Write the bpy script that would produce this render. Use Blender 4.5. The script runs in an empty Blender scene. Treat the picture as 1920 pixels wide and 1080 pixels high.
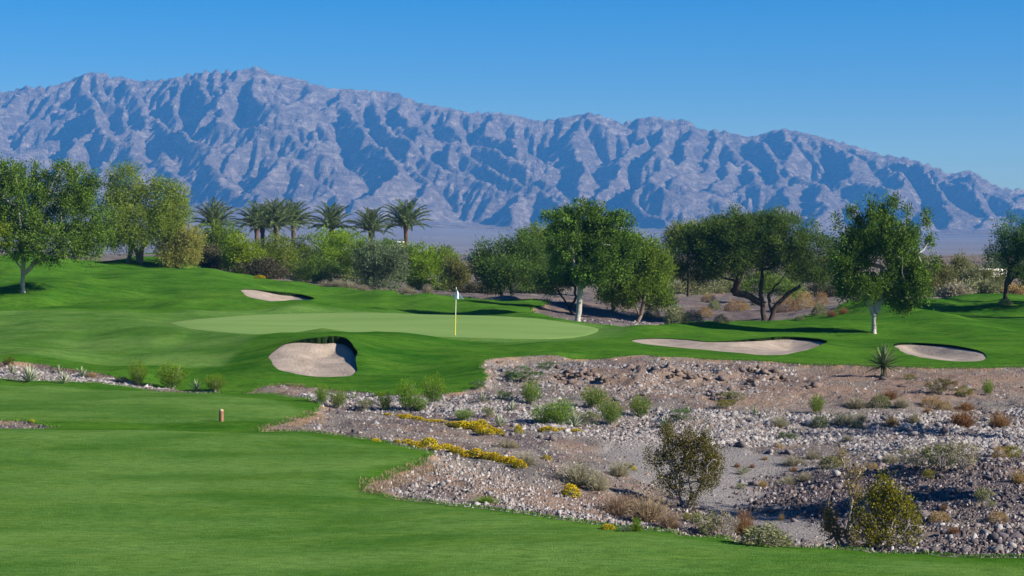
import bpy, math, random, time
import numpy as np
from mathutils import Vector
T0 = time.time()
RNG = np.random.default_rng(7)
random.seed(7)
sc = bpy.context.scene
COL = sc.collection
R = math.radians

# ---------------------------------------------------------------- camera, light, exposure
F = 3583.0            # focal length in pixels of a 1920 wide frame
HZ = 470.0            # row of the horizon
EYE = 5.0             # camera height
cd = bpy.data.cameras.new('camera')
cam = bpy.data.objects.new('camera', cd)
COL.objects.link(cam)
cam.location = (0, 0, EYE)
cam.rotation_euler = (R(90), 0, 0)
cd.sensor_width = 36
cd.lens = 36 * F / 1920
cd.shift_y = -(540 - HZ) / 1920
cd.clip_start = 0.5
cd.clip_end = 40000
sc.camera = cam

SUN_EL, SUN_BACK = 27.5, 20.0      # height, and how far the sun stands behind the camera's right
w = bpy.data.worlds.new("World")
sc.world = w
w.use_nodes = True
nt = w.node_tree
nt.nodes.clear()
wo = nt.nodes.new('ShaderNodeOutputWorld')
bg = nt.nodes.new('ShaderNodeBackground')
sky = nt.nodes.new('ShaderNodeTexSky')
sky.sky_type = 'NISHITA'
sky.sun_disc = False
sky.sun_elevation = R(SUN_EL)
sky.sun_rotation = R(90 + SUN_BACK)
sky.altitude = 900
sky.air_density = 1.0
sky.dust_density = 0.25
sky.ozone_density = 2.2
hs = nt.nodes.new('ShaderNodeHueSaturation')
hs.inputs['Saturation'].default_value = 1.85
hs.inputs['Hue'].default_value = 0.513
hs.inputs['Value'].default_value = 1.0
nt.links.new(sky.outputs[0], hs.inputs['Color'])
nt.links.new(hs.outputs[0], bg.inputs[0])
bg.inputs[1].default_value = 0.055
nt.links.new(bg.outputs[0], wo.inputs[0])

sd = bpy.data.lights.new('sun', 'SUN')
sun = bpy.data.objects.new('sun', sd)
COL.objects.link(sun)
sd.energy = 5.0
sd.angle = R(0.53)
sd.color = (1.0, 0.90, 0.76)
sdir = Vector((math.cos(R(SUN_EL)) * math.cos(R(SUN_BACK)), -math.cos(R(SUN_EL)) * math.sin(R(SUN_BACK)), math.sin(R(SUN_EL))))
sun.rotation_euler = sdir.to_track_quat('Z', 'Y').to_euler()
sun.location = (60, -10, 60)
sc.view_settings.view_transform = 'Standard'
sc.view_settings.look = 'None'
sc.view_settings.exposure = 1.08
sc.view_settings.gamma = 1.0
sc.view_settings.use_curve_mapping = False
sc.cycles.max_bounces = 6
sc.cycles.diffuse_bounces = 3
sc.cycles.transmission_bounces = 3
sc.cycles.volume_bounces = 0
sc.cycles.transparent_max_bounces = 6

# ---------------------------------------------------------------- helpers
def P(px, py, d):
    return ((px - 960) * d / F, d, EYE - (py - HZ) * d / F)

def tag(o, label=None, cat=None, group=None, kind=None):
    if label: o['label'] = label
    if cat: o['category'] = cat
    if group: o['group'] = group
    if kind: o['kind'] = kind
    return o

def mesh_np(name, verts, faces, mats=(), smooth=False, attrs=None, mat_idx=None):
    """faces: (n,3) or (n,4) int array, or list of such arrays"""
    me = bpy.data.meshes.new(name)
    if not isinstance(faces, list): faces = [faces]
    faces = [f for f in faces if len(f)]
    verts = np.asarray(verts, dtype=np.float32)
    nl = sum(f.size for f in faces); npoly = sum(len(f) for f in faces)
    me.vertices.add(len(verts)); me.vertices.foreach_set('co', verts.ravel())
    me.loops.add(nl); me.polygons.add(npoly)
    me.loops.foreach_set('vertex_index', np.concatenate([f.ravel() for f in faces]).astype(np.int32))
    starts = []; s = 0
    for f in faces:
        k = f.shape[1]
        starts.append(np.arange(len(f)) * k + s); s += f.size
    me.polygons.foreach_set('loop_start', np.concatenate(starts).astype(np.int32))
    me.polygons.foreach_set('loop_total', np.concatenate([np.full(len(f), f.shape[1]) for f in faces]).astype(np.int32))
    if mat_idx is not None: me.polygons.foreach_set('material_index', mat_idx.astype(np.int32))
    if smooth: me.polygons.foreach_set('use_smooth', np.ones(npoly, dtype=bool))
    me.update(calc_edges=True)
    for m in mats: me.materials.append(m)
    if attrs:
        for k, v in attrs.items():
            v = np.asarray(v, dtype=np.float32)
            if v.ndim == 1:
                a = me.attributes.new(k, 'FLOAT', 'POINT'); a.data.foreach_set('value', v)
            else:
                a = me.attributes.new(k, 'FLOAT_COLOR', 'POINT'); a.data.foreach_set('color', v.ravel())
    return me

def obj(name, me, parent=None, loc=None):
    o = bpy.data.objects.new(name, me); COL.objects.link(o)
    if parent: o.parent = parent
    if loc is not None: o.location = loc
    return o

def hash2(ix, iy, seed):
    h = (ix.astype(np.int64) * 374761393 + iy.astype(np.int64) * 668265263 + seed * 974711) & 0xffffffff
    h = ((h ^ (h >> 13)) * 1274126177) & 0xffffffff
    return ((h ^ (h >> 16)) & 0xffffff) / float(0xffffff)

def vnoise(x, y, seed=0):
    ix = np.floor(x); iy = np.floor(y); fx = x - ix; fy = y - iy
    fx = fx * fx * fx * (fx * (fx * 6 - 15) + 10); fy = fy * fy * fy * (fy * (fy * 6 - 15) + 10)
    a = hash2(ix, iy, seed); b = hash2(ix + 1, iy, seed); c = hash2(ix, iy + 1, seed); d = hash2(ix + 1, iy + 1, seed)
    return (a * (1 - fx) + b * fx) * (1 - fy) + (c * (1 - fx) + d * fx) * fy - 0.5

def fbm(x, y, octv=4, seed=0, gain=0.5):
    s = 0; a = 1.0
    for k in range(octv):
        s = s + a * vnoise(x, y, seed + k * 17)
        x = x * 2.03 + 11.3; y = y * 2.03 + 5.7; a *= gain
    return s

def sstep(a, b, x):
    t = np.clip((x - a) / (b - a), 0, 1); return t * t * (3 - 2 * t)

def curve(pts, x):
    pts = np.array(pts, float); return np.interp(x, pts[:, 0], pts[:, 1])

# ---------------------------------------------------------------- node materials
class NM:
    def __init__(s, name, rough=0.8, spec=0.3):
        s.m = bpy.data.materials.new(name); s.m.use_nodes = True
        s.t = s.m.node_tree; s.b = s.t.nodes['Principled BSDF']
        s.b.inputs['Roughness'].default_value = rough
        s.b.inputs['Specular IOR Level'].default_value = spec
    def n(s, t, **kw):
        nd = s.t.nodes.new(t)
        for k, v in kw.items():
            if hasattr(nd, k) and not k.startswith('i_'): setattr(nd, k, v)
        return nd
    def l(s, a, b): s.t.links.new(a, b); return b
    def coord(s, scale=(1, 1, 1)):
        g = s.n('ShaderNodeNewGeometry'); mp = s.n('ShaderNodeMapping')
        mp.inputs['Scale'].default_value = scale
        s.l(g.outputs['Position'], mp.inputs['Vector']); return mp.outputs[0]
    def ocoord(s, scale=(1, 1, 1)):
        g = s.n('ShaderNodeTexCoord'); mp = s.n('ShaderNodeMapping')
        mp.inputs['Scale'].default_value = scale
        s.l(g.outputs['Object'], mp.inputs['Vector']); return mp.outputs[0]
    def noise(s, vec, scale, detail=4, rough=0.55, dist=0.0):
        nd = s.n('ShaderNodeTexNoise'); nd.inputs['Scale'].default_value = scale
        nd.inputs['Detail'].default_value = detail; nd.inputs['Roughness'].default_value = rough
        nd.inputs['Distortion'].default_value = dist
        s.l(vec, nd.inputs['Vector']); return nd.outputs['Fac']
    def voro(s, vec, scale, feature='F1', out='Distance'):
        nd = s.n('ShaderNodeTexVoronoi', feature=feature); nd.inputs['Scale'].default_value = scale
        s.l(vec, nd.inputs['Vector']); return nd.outputs[out]
    def ramp(s, fac, stops):
        nd = s.n('ShaderNodeValToRGB'); e = nd.color_ramp.elements
        while len(e) < len(stops): e.new(0.5)
        for k, (p, c) in enumerate(stops):
            e[k].position = p; e[k].color = (*c, 1) if len(c) == 3 else c
        s.l(fac, nd.inputs[0]); return nd.outputs[0]
    def rng(s, v, a, b, c, d, clamp=True):
        nd = s.n('ShaderNodeMapRange'); nd.clamp = clamp
        for i, q in enumerate((a, b, c, d)): nd.inputs[i + 1].default_value = q
        s.l(v, nd.inputs[0]); return nd.outputs[0]
    def mix(s, fac, a, b, mode='MIX'):
        nd = s.n('ShaderNodeMix'); nd.data_type = 'RGBA'; nd.blend_type = mode
        if isinstance(fac, (int, float)): nd.inputs[0].default_value = fac
        else: s.l(fac, nd.inputs[0])
        for q, i in ((a, 6), (b, 7)):
            if isinstance(q, tuple): nd.inputs[i].default_value = (*q, 1) if len(q) == 3 else q
            else: s.l(q, nd.inputs[i])
        return nd.outputs[2]
    def math(s, op, a, b=None):
        nd = s.n('ShaderNodeMath'); nd.operation = op
        for i, q in enumerate((a, b)):
            if q is None: continue
            if isinstance(q, (int, float)): nd.inputs[i].default_value = q
            else: s.l(q, nd.inputs[i])
        return nd.outputs[0]
    def attr(s, name, out='Fac'):
        nd = s.n('ShaderNodeAttribute'); nd.attribute_name = name; return nd.outputs[out]
    def objrand(s):
        return s.n('ShaderNodeObjectInfo').outputs['Random']
    def base(s, c):
        if isinstance(c, tuple): s.b.inputs['Base Color'].default_value = (*c, 1)
        else: s.l(c, s.b.inputs['Base Color'])
        return s
    def bump(s, h, strength=0.5, dist=0.05):
        nd = s.n('ShaderNodeBump'); nd.inputs['Strength'].default_value = strength
        nd.inputs['Distance'].default_value = dist
        s.l(h, nd.inputs['Height']); s.l(nd.outputs[0], s.b.inputs['Normal']); return s

#@@PART terrain
# ---------------------------------------------------------------- the lie of the land: surveyed points, joined by a thin plate spline
CP = [
 # near fairway
 (-500,1080,29.3),(0,1080,29.3),(480,1080,29.4),(960,1080,29.4),(1400,1080,29.4),(1920,1080,29.5),(2300,1090,29.2),
 (0,1250,22.9),(960,1250,22.9),(1920,1250,22.9),(2400,1300,21.5),(-500,1300,21.5),(0,1600,15.8),(960,1600,15.8),(1920,1600,15.8),
 (0,940,38.2),(400,940,38.2),(700,960,36.8),(-500,860,45.9),(0,850,47.2),(300,850,47.2),(600,860,46),(750,880,43.8),
 (-400,802,54),(0,801,54),(300,803,54),(550,808,53.3),(780,842,48.4),(815,858,46.2),(690,912,40.6),(840,944,37.9),(1000,966,36.1),
 (1200,992,34.3),(1400,1013,33.1),(1600,1030,32.1),(1920,1046,31.1),(2300,1060,30.4),
 # gully between the lawns, far lawn
 (0,812,55.4),(300,813,55.4),(450,813,55.4),(0,791,57.0),(200,795,56.9),(400,797,56.8),(560,794,57.3),
 (-400,700,76),(0,716,72.5),(200,721,71.8),(400,733,69.5),(550,753,65),(600,770,61.5),(150,755,64.2),(400,765,61.8),
 # stones and rough rising to the left behind it
 (-400,680,78),(0,698,76),(150,708,74.5),(250,722,73),(0,686,79),(150,702,77.5),(300,722,75.5),(400,732,74),(480,728,73.5),
 (0,640,93),(200,640,92),(400,660,85),(450,700,77),(250,690,81),
 (0,600,108),(200,610,104),(330,607,102),(480,640,91),(-400,590,112),
 # hill with the tree
 (0,560,120),(43,552,125),(150,560,124),(300,575,120),(430,580,120),(0,520,138),(150,518,140),(300,530,138),(440,545,134),
 (0,488,153),(100,485,157),(180,486,160),(260,491,160),(350,499,157),(440,513,152),(520,524,150),(600,540,146),(660,555,140),
 (720,570,133),(560,560,134),(640,570,129),(450,557,130),(760,582,124),
 (0,482,170),(180,484,180),(300,490,180),(400,503,172),(480,517,165),(560,528,160),(-400,500,150),(-400,560,120),(-400,484,180),
 # putting green
 (330,605,101),(450,592,113),(600,588.5,116),(750,588.5,116),(900,592,113.5),(1050,600,110),(1150,614,105),
 (400,621,95),(520,627,93),(640,628,92),(760,630,91),(900,633,90.5),(1040,638,89.5),(1150,628,97),
 (600,607,104),(850,610,101),
 # in front of the green
 (440,690,79),(500,700,76.5),(600,712,76),(700,718,74.5),(800,735,71),(880,728,71.5),(900,700,76),(760,690,78.5),(850,660,84.5),
 (700,668,80),(480,672,80),(540,636,83.5),(590,629,83.5),(640,630,83.5),(690,640,83.8),(590,668,79.3),(590,690,77.8),(1000,667,82),(1150,665,82.5),
 # bank edge along the wash
 (1000,672,81),(1150,670,82),(1300,669,82.5),(1430,674,82),(1560,687,80.5),(1700,691,80),(1920,693,80),(2300,693,80),
 # behind the wash
 (1180,640,92),(1300,637,94),(1300,655,87),(1430,662,85),(1540,650,88.5),(1440,608,105.5),(1440,622,100),(1300,609,105),(1300,624,99),(1560,609,106),(1560,622,101),(1200,612,110),(1640,629,100),
 (1600,665,86),(1700,680,82),(1680,645,92),(1800,650,90),(1860,660,87),(1900,640,94),(1760,620,105),(1920,615,108),(2300,620,108),
 (1560,640,93),(1570,657,89),
 # ground behind the green
 (780,589,122),(860,593,122),(960,594,121),(1060,600,121),(1085,606,120),(900,576,127),(1000,573,129),(1010,556,138),(820,570,130),
 (930,560,136),(760,561,141),(1100,590,133),(1195,605,127),(1200,590,135),(1300,606,123),(1440,604,131),(1500,604,121),
 (1150,565,152),(1300,575,146),(1300,550,165),(1440,560,160),(1540,570,150),(1600,595,124),(1700,575,133),(1790,574,133),(1840,577,133),
 (1640,584,130),(1720,560,142),(1760,559,144),(1840,569,142),(1920,573,146),(2100,574,146),(1850,590,128),(1920,590,128),(1800,598,122),(1700,600,121),
 (780,568,133),(860,567,133),(700,545,163),(850,545,165),(640,528,175),(1100,550,175),
 # the wash
 (950,680,79.5),(960,710,74.5),(1050,700,76),(1200,710,75),(1350,715,75),(1500,735,72),(1600,706,77.5),(1750,715,76),(1900,720,76),
 (1000,745,69.5),(900,760,66.5),(760,760,66),(650,765,64.5),(620,745,67.5),(560,740,70),(500,725,73),(700,742,69.5),
 (1150,750,69),(1300,755,69),(1300,790,65),(1150,800,63),(1020,795,62.5),(900,800,60.5),(760,800,58.5),(640,790,59.5),
 (600,800,57),(560,805,55.5),(700,815,55.5),(800,830,53.5),(860,850,50),(980,840,55.5),(1100,830,59),(1250,830,60),(1400,830,61),
 (1520,800,65),(1520,850,59.5),(1700,770,69),(1900,765,70.5),(1750,815,62),(1900,820,62),(1400,880,56.5),(1200,870,54.5),
 (1080,880,50.5),(960,870,49.3),(900,900,44.5),(820,880,45),(780,930,40),(880,935,40.5),(980,930,43),(1000,955,38),(1100,930,46.5),
 (1100,965,39.5),(1150,960,43),(1250,950,48),(1200,985,37.7),(1300,985,42),(1330,1000,37),(1400,950,49),(1450,985,44),(1480,1010,40.5),
 (1560,985,44.5),(1560,1018,38),(1650,1020,39.5),(1700,1030,35.5),(1500,900,53.5),(1600,880,53.5),(1700,870,53.5),(1600,930,48),(1700,940,46),
 (1850,870,52.5),(1850,950,45),(1920,1000,40.5),(1800,1010,38.5),(1920,1030,34.5),(2300,1030,35.5),(2300,900,50),(2300,780,68),(2300,715,77),
 (-400,484,250),(300,481,260),(960,480,300),(1600,480,300),(2300,482,250),(960,505,215),(1500,500,230),(500,496,215),(1900,510,200),(-200,470,400),(960,471,400),(2200,471,400),
]
CP = np.array(CP, float)
def uv(px, d): return np.stack([(px - 960) / 330.0, np.log(d) * 9.0], -1)
_C = uv(CP[:, 0], CP[:, 2]); _Z = EYE - (CP[:, 1] - HZ) * CP[:, 2] / F
def _phi(r2):
    return 0.5 * r2 * np.log(np.maximum(r2, 1e-12))
_n = len(_C)
_r2 = ((_C[:, None] - _C[None]) ** 2).sum(-1)
_A = np.zeros((_n + 3, _n + 3)); _A[:_n, :_n] = _phi(_r2) + np.eye(_n) * 0.03
_A[:_n, _n] = 1; _A[:_n, _n + 1:] = _C; _A[_n, :_n] = 1; _A[_n + 1:, :_n] = _C.T
_W = np.linalg.solve(_A, np.r_[_Z, 0, 0, 0])
def tps(px, d):
    px = np.asarray(px, float); shp = px.shape
    q = uv(px.ravel(), np.asarray(d, float).ravel()).astype(np.float32); out = np.empty(len(q))
    Cf = _C.astype(np.float32); Wf = _W[:_n].astype(np.float32)
    for s in range(0, len(q), 20000):
        b = q[s:s + 20000]
        r2 = (b[:, :1] - Cf[:, 0]) ** 2 + (b[:, 1:] - Cf[:, 1]) ** 2
        out[s:s + 20000] = (0.5 * r2 * np.log(np.maximum(r2, 1e-9))) @ Wf + _W[_n] + b @ _W[_n + 1:]
    return out.reshape(shp)
# regular table of the ground, looked up by bilinear interpolation
GPX = np.arange(-300, 2301, 6.0)
def _lr(a, b, n): return np.linspace(math.log(a), math.log(b), n, endpoint=False)
GLD = np.concatenate([_lr(17, 34, 45), _lr(34, 70, 210), _lr(70, 106, 250), _lr(106, 160, 95), np.linspace(math.log(160), math.log(330), 36)])
GLX = np.arange(len(GLD), dtype=float)
_gp, _gl = np.meshgrid(GPX, GLD)
_gd = np.exp(_gl)
Z0 = tps(_gp[::4, ::3], _gd[::4, ::3])
def up(a, src_r, src_c, dst_r, dst_c):
    a = np.array([np.interp(dst_c, src_c, r) for r in a])
    return np.array([np.interp(dst_r, src_r, c) for c in a.T]).T
# smooth cubic-ish upsampling: evaluate coarse, interpolate, blur
def blur(a, k):
    for ax in (0, 1):
        p = np.concatenate([np.repeat(np.take(a, [0], ax), k, ax), a, np.repeat(np.take(a, [-1], ax), k, ax)], ax)
        c = np.cumsum(p, ax)
        c = np.concatenate([np.zeros_like(np.take(c, [0], ax)), c], ax)
        n_ = a.shape[ax]
        a = (np.take(c, np.arange(2 * k + 1, 2 * k + 1 + n_), ax) - np.take(c, np.arange(0, n_), ax)) / (2 * k + 1)
    return a
Z0 = blur(up(Z0, GLD[::4], GPX[::3], GLD, GPX), 2)
GX = (_gp - 960) * _gd / F; GY = _gd

def bil(A, px, d):
    cx = np.clip((np.asarray(px, float) - GPX[0]) / 6.0, 0, len(GPX) - 1.001)
    cy = np.clip(np.interp(np.log(d), GLD, GLX), 0, len(GLD) - 1.001)
    ix = cx.astype(int); iy = cy.astype(int); fx = cx - ix; fy = cy - iy
    return (A[iy, ix] * (1 - fx) + A[iy, ix + 1] * fx) * (1 - fy) + (A[iy + 1, ix] * (1 - fx) + A[iy + 1, ix + 1] * fx) * fy
def hit(px, py, A=None, dmin=18.0):
    """first ground point seen at a picture position -> depth"""
    A = Z0 if A is None else A
    ds = np.exp(GLD); col = bil(A, np.full(len(ds), float(px)), ds)
    rows = HZ + (EYE - col) * F / ds
    k0 = int(np.searchsorted(ds, dmin))
    for k in range(max(k0, 1), len(ds)):
        if rows[k] <= py:
            r0, r1 = rows[k - 1], rows[k]
            t = (r0 - py) / (r0 - r1) if r0 > r1 else 0
            return float(ds[k - 1] + (ds[k] - ds[k - 1]) * min(max(t, 0), 1))
    return float(ds[-1])
def world_poly(pts):
    out = []
    for q in pts:
        px, py = q[0], q[1]
        d = q[2] if len(q) > 2 else hit(px, py)
        out.append(((px - 960) * d / F, d))
    return np.array(out)
def smooth_poly(p, it=2):
    for _ in range(it):
        a = p; b = np.roll(p, -1, 0)
        p = np.stack([a * .75 + b * .25, a * .25 + b * .75], 1).reshape(-1, 2)
    return p
def sdf(poly, X, Y):
    """signed distance, positive inside"""
    shp = X.shape; x = X.ravel(); y = Y.ravel()
    mn = poly.min(0) - 6; mx = poly.max(0) + 6
    out = np.full(len(x), -6.0)
    sel = np.where((x > mn[0]) & (x < mx[0]) & (y > mn[1]) & (y < mx[1]))[0]
    for s in range(0, len(sel), 60000):
        id_ = sel[s:s + 60000]; xs = x[id_]; ys = y[id_]
        best = np.full(len(xs), 1e9); ins = np.zeros(len(xs), bool)
        for a, b in zip(poly, np.roll(poly, -1, 0)):
            ex, ey = b - a; wx = xs - a[0]; wy = ys - a[1]
            t = np.clip((wx * ex + wy * ey) / (ex * ex + ey * ey + 1e-12), 0, 1)
            best = np.minimum(best, (wx - ex * t) ** 2 + (wy - ey * t) ** 2)
            c = (a[1] > ys) != (b[1] > ys)
            if abs(ey) > 1e-12: ins ^= c & (xs < ex * (ys - a[1]) / ey + a[0])
        dd = np.sqrt(best)
        out[id_] = np.where(ins, dd, -dd)
    return out.reshape(shp)

# outlines read off the place: wash of desert ground, its tongues, sand bunkers, putting green
POLY = {}
POLY['desert'] = [smooth_poly(world_poly(p), 2) for p in [
    [(815,857,46.6),(770,880),(700,905),(688,915,40.4),(730,932),(850,946),(1000,968),(1200,993),(1400,1014),(1600,1031),(1920,1047),(2330,1060),
     (2330,694),(1920,693),(1700,692),(1560,687),(1430,675),(1300,669),(1100,669),(980,672),(915,678),(900,700),(905,722),(880,737),(800,738),(740,735),(650,727),(560,721),(490,722),
     (455,730,72),(500,740,71.5),(560,745,69),(595,760,65.5),(602,772,61.8),(570,786,59.3),(520,798,56.8),(470,803.5,55.5),(540,808,54.2),(640,817),(720,828),(790,845)],
    [(-415,678),(-200,684),(0,688),(60,689),(120,699),(190,708),(260,719),(340,728),(430,732,74.2),(400,732,71.6),(330,728,72.6),(200,722,73.6),(0,717,73.9),(-415,701)],
    [(-415,797,57.8),(-415,800,55.0),(0,801,55.2),(60,801,55.3),(120,801,55.6),(60,790),(0,786),(-100,786)],
    [(905,563,136),(960,558,137),(1000,553.5,140),(1024,553,139),(1034,562,135),(990,578,127),(1005,592,122),(1060,607,119),(1150,612,120),(1250,609,121),(1440,606.5,121),(1500,603,123),(1560,595,131),(1660,570,146),(1740,556.5,154),(1850,565,156),(1930,568,152),(2330,570,152),
     (2330,481,320),(960,481,320),(-415,481,320),(-415,486,185),(0,483.5,170),(180,486,178),(300,492,176),(400,504,168),(480,518,161),(560,529,155),(640,541,150),(700,552,146),(780,563,137),(860,564.5,136)],
]]
POLY['green'] = [smooth_poly(world_poly([(313,606),(350,600),(480,590.5),(600,588),(760,588),(900,591),(1020,600),(1095,609),(1130,618),(1105,629),(1050,636.5),(950,635),(850,632),(760,630),(690,628),(640,621),(585,620),(540,628),(470,627),(390,621),(335,614)]), 3)]
BUNK = [   # outline, depth, heading of the high lip, width of the steep face
 ([(505,670),(512,655),(530,646),(560,641),(600,640),(628,635),(655,641),(671,660),(668,682),(672,706),(620,707),(560,702),(512,692)], 0.62, (.82, .57), .28),
 ([(449,543),(470,543),(520,549),(560,553),(590,561),(588,566),(540,568),(490,564),(462,555)], 0.6, (.85, .5), .20),
 ([(1176,637),(1230,635),(1290,639),(1340,643),(1400,640),(1470,633),(1530,637),(1556,642),(1530,655),(1480,664),(1430,667),(1350,658),(1270,651),(1200,645)], 0.42, (.8, .6), .12),
 ([(1674,646),(1720,646),(1790,651),(1857,668),(1840,678),(1790,678),(1730,671),(1690,661)], 0.5, (.7, .7), .08),
]
Z = Z0.copy()
# small lie-of-the-land relief
GX32 = GX; GY32 = GY
sd_des = np.max([sdf(p, GX, GY) for p in POLY['desert']], 0)
sd_grn = sdf(POLY['green'][0], GX, GY)
pert = fbm(GX * 0.9, GY * 0.9, 4, 3) * 0.55 + fbm(GX * 5, GY * 5, 2, 9) * 0.10
sd_des = sd_des + pert * 0.6
des_w = sstep(0.0, 0.8, sd_des)
far_flat = 1 - sstep(150, 200, GY)
lump = np.maximum(0, fbm(GX * .8, GY * .5, 4, 44, .6)) * 1.1 * np.clip(1 - np.abs((GX * F / GY + 960) - 1240) / 330, 0, 1) * np.exp(-((GY - 76.5) / 3.0) ** 2) + fbm(GX * 0.30, GY * 0.30, 5, 21, 0.5) * 0.30 + fbm(GX * 2.6, GY * 2.6, 3, 31) * 0.09
smoothfloor = np.zeros_like(Z)
FLOOR = smooth_poly(world_poly([(1120,835),(1250,825),(1420,838),(1540,850),(1500,870),(1420,890),(1380,930),(1500,960),(1560,975),(1560,1005),(1450,1015),(1330,950),(1200,900),(1120,870)]), 2)
sf = sstep(-0.6, 1.2, sdf(FLOOR, GX, GY))
Z += lump * des_w * (1 - 0.85 * sf) * (0.4 + 0.6 * far_flat)
# rolls of the rough grass
rollm = (1 - sstep(-2, 0.3, sd_grn)) * (1 - des_w) * sstep(60, 80, GY)
for _b in BUNK: rollm = rollm * (1 - .92 * sstep(-5.5, -1.0, sdf(world_poly(_b[0]), GX, GY)))
Z += fbm(GX * 0.13, GY * 0.085, 3, 51) * 0.62 * rollm * (1 + .7 * sstep(104, 122, GY)) + fbm(GX * .7, GY * .5, 3, 57) * .07 * rollm
Z -= 0.10 * sstep(-0.02, 0.25, sd_des)
Z += 0.03 * sstep(0, 0.2, sd_grn)
sd_b = []; bdrop = np.zeros_like(Z)
for poly, dep, lip, wmin in BUNK:
    wp = smooth_poly(world_poly(poly), 2)
    s = sdf(wp, GX, GY) + fbm(GX * .6, GY * .6, 2, 63) * .22
    c = wp.mean(0); lx = np.array(lip); ext = np.abs((wp - c) @ lx).max()
    side = np.clip(((GX - c[0]) * lx[0] + (GY - c[1]) * lx[1]) / ext, -1, 1)
    # a steep turf lip on one side, sand running out shallow on the other
    steep = sstep(-0.45, 0.6, side)
    Z -= dep * (0.30 + 0.35 * steep) * sstep(0, 1, np.clip(s / 2.0, 0, 1)) * (s > 0)
    Z += 0.22 * dep * steep * np.exp(-(np.clip(-s, 0, 9) / 0.9) ** 2) * np.where(s > 0, np.exp(-(np.clip(s, 0, 9) / 0.5) ** 2), 1)
    bdrop = np.where(s > -.5, .03 + wmin * sstep(-0.1, 0.7, side), bdrop)
    sd_b.append(s)
zc = lambda px, d: float(bil(Z, np.array([float(px)]), np.array([float(d)]))[0])
def gz(x, y):
    x = np.asarray(x, float); y = np.asarray(y, float)
    return bil(Z, x * F / y + 960, y)

# cut the sheet along the outlines, so that every ground is a mesh of its own
nr, nc = Z.shape
V = np.stack([GX, GY, Z], -1).reshape(-1, 3)
idx = np.arange(nr * nc).reshape(nr, nc)
a = idx[:-1, :-1].ravel(); b = idx[:-1, 1:].ravel(); c = idx[1:, 1:].ravel(); d_ = idx[1:, :-1].ravel()
TRI = np.concatenate([np.stack([a, b, c], 1), np.stack([a, c, d_], 1)])
S = {'des': sd_des.ravel(), 'grn': sd_grn.ravel(), 'drop': bdrop.ravel()}
for i, s in enumerate(sd_b): S['b%d' % i] = s.ravel()
def split(V, S, tri, key):
    """clip triangles by attribute key >= 0; returns inside tris, outside tris and the cut edges"""
    s = S[key]; sg = s[tri] >= 0; cnt = sg.sum(1)
    inn = tri[cnt == 3]; out = tri[cnt == 0]
    mixd = tri[(cnt == 1) | (cnt == 2)]; ms = s[mixd] >= 0; one = ms.sum(1) == 1
    lone = np.where(one, ms.argmax(1), (~ms).argmax(1))
    k = np.arange(len(mixd)); A = mixd[k, lone]; B = mixd[k, (lone + 1) % 3]; C = mixd[k, (lone + 2) % 3]
    def cut(p, q):
        lo = np.minimum(p, q); hi = np.maximum(p, q)
        return np.stack([lo, hi], 1)
    e = np.concatenate([cut(A, B), cut(A, C)])
    ue, inv = np.unique(e[:, 0] * np.int64(len(V) + 1) + e[:, 1], return_inverse=True)
    p = (ue // (len(V) + 1)).astype(int); q = (ue % (len(V) + 1)).astype(int)
    t = s[p] / (s[p] - s[q] + 1e-12)
    base = len(V)
    V2 = np.concatenate([V, V[p] + (V[q] - V[p]) * t[:, None]])
    S2 = {kk: np.concatenate([vv, vv[p] + (vv[q] - vv[p]) * t]) for kk, vv in S.items()}
    m = len(mixd); AB = base + inv[:m]; AC = base + inv[m:]
    tl = np.stack([A, AB, AC], 1); tr1 = np.stack([AB, B, C], 1); tr2 = np.stack([AB, C, AC], 1)
    inn = np.concatenate([inn, tl[one], tr1[~one], tr2[~one]])
    out = np.concatenate([out, tl[~one], tr1[one], tr2[one]])
    return V2, S2, inn, out, np.stack([AB, AC], 1)
V, S, t_des, t_rest, e_des = split(V, S, TRI, 'des')
V, S, t_grn, t_rest, e_grn = split(V, S, t_rest, 'grn')
t_b = []; e_b = []
for i in range(len(sd_b)):
    V, S, ti, t_rest, ei = split(V, S, t_rest, 'b%d' % i)
    t_b.append(ti); e_b.append(ei)
def submesh(name, tri, mat, attrs=None, skirt=None, depth=0.14, drop=False):
    u, inv = np.unique(tri, return_inverse=True)
    vv = V[u].copy()
    if drop: vv[:, 2] -= S['drop'][u]
    ff = inv.reshape(-1, 3); at = {k: S[k][u] for k in (attrs or [])}
    fl = [ff]
    if skirt is not None and len(skirt):
        pos = {int(q): i for i, q in enumerate(u)}
        sk = np.array([(pos[int(p)], pos[int(q)]) for p, q in skirt if int(p) in pos and int(q) in pos])
        su, sinv = np.unique(sk, return_inverse=True); sinv = sinv.reshape(-1, 2)
        low = vv[su].copy(); low[:, 2] -= depth + S['drop'][u[su]] * 1.05
        b0 = len(vv); b1 = b0 + len(su); vv = np.concatenate([vv, vv[su], low])
        at = {k: np.concatenate([v, v[su], v[su]]) for k, v in at.items()}
        q4 = np.stack([b0 + sinv[:, 0], b0 + sinv[:, 1], b1 + sinv[:, 1], b1 + sinv[:, 0]], 1)
        fl.append(q4)
        return mesh_np(name, vv, fl, [mat, M_THATCH], smooth=True, attrs=at, mat_idx=np.r_[np.zeros(len(ff)), np.ones(len(q4))])
    return mesh_np(name, vv, fl, [mat], smooth=True, attrs=at)

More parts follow.
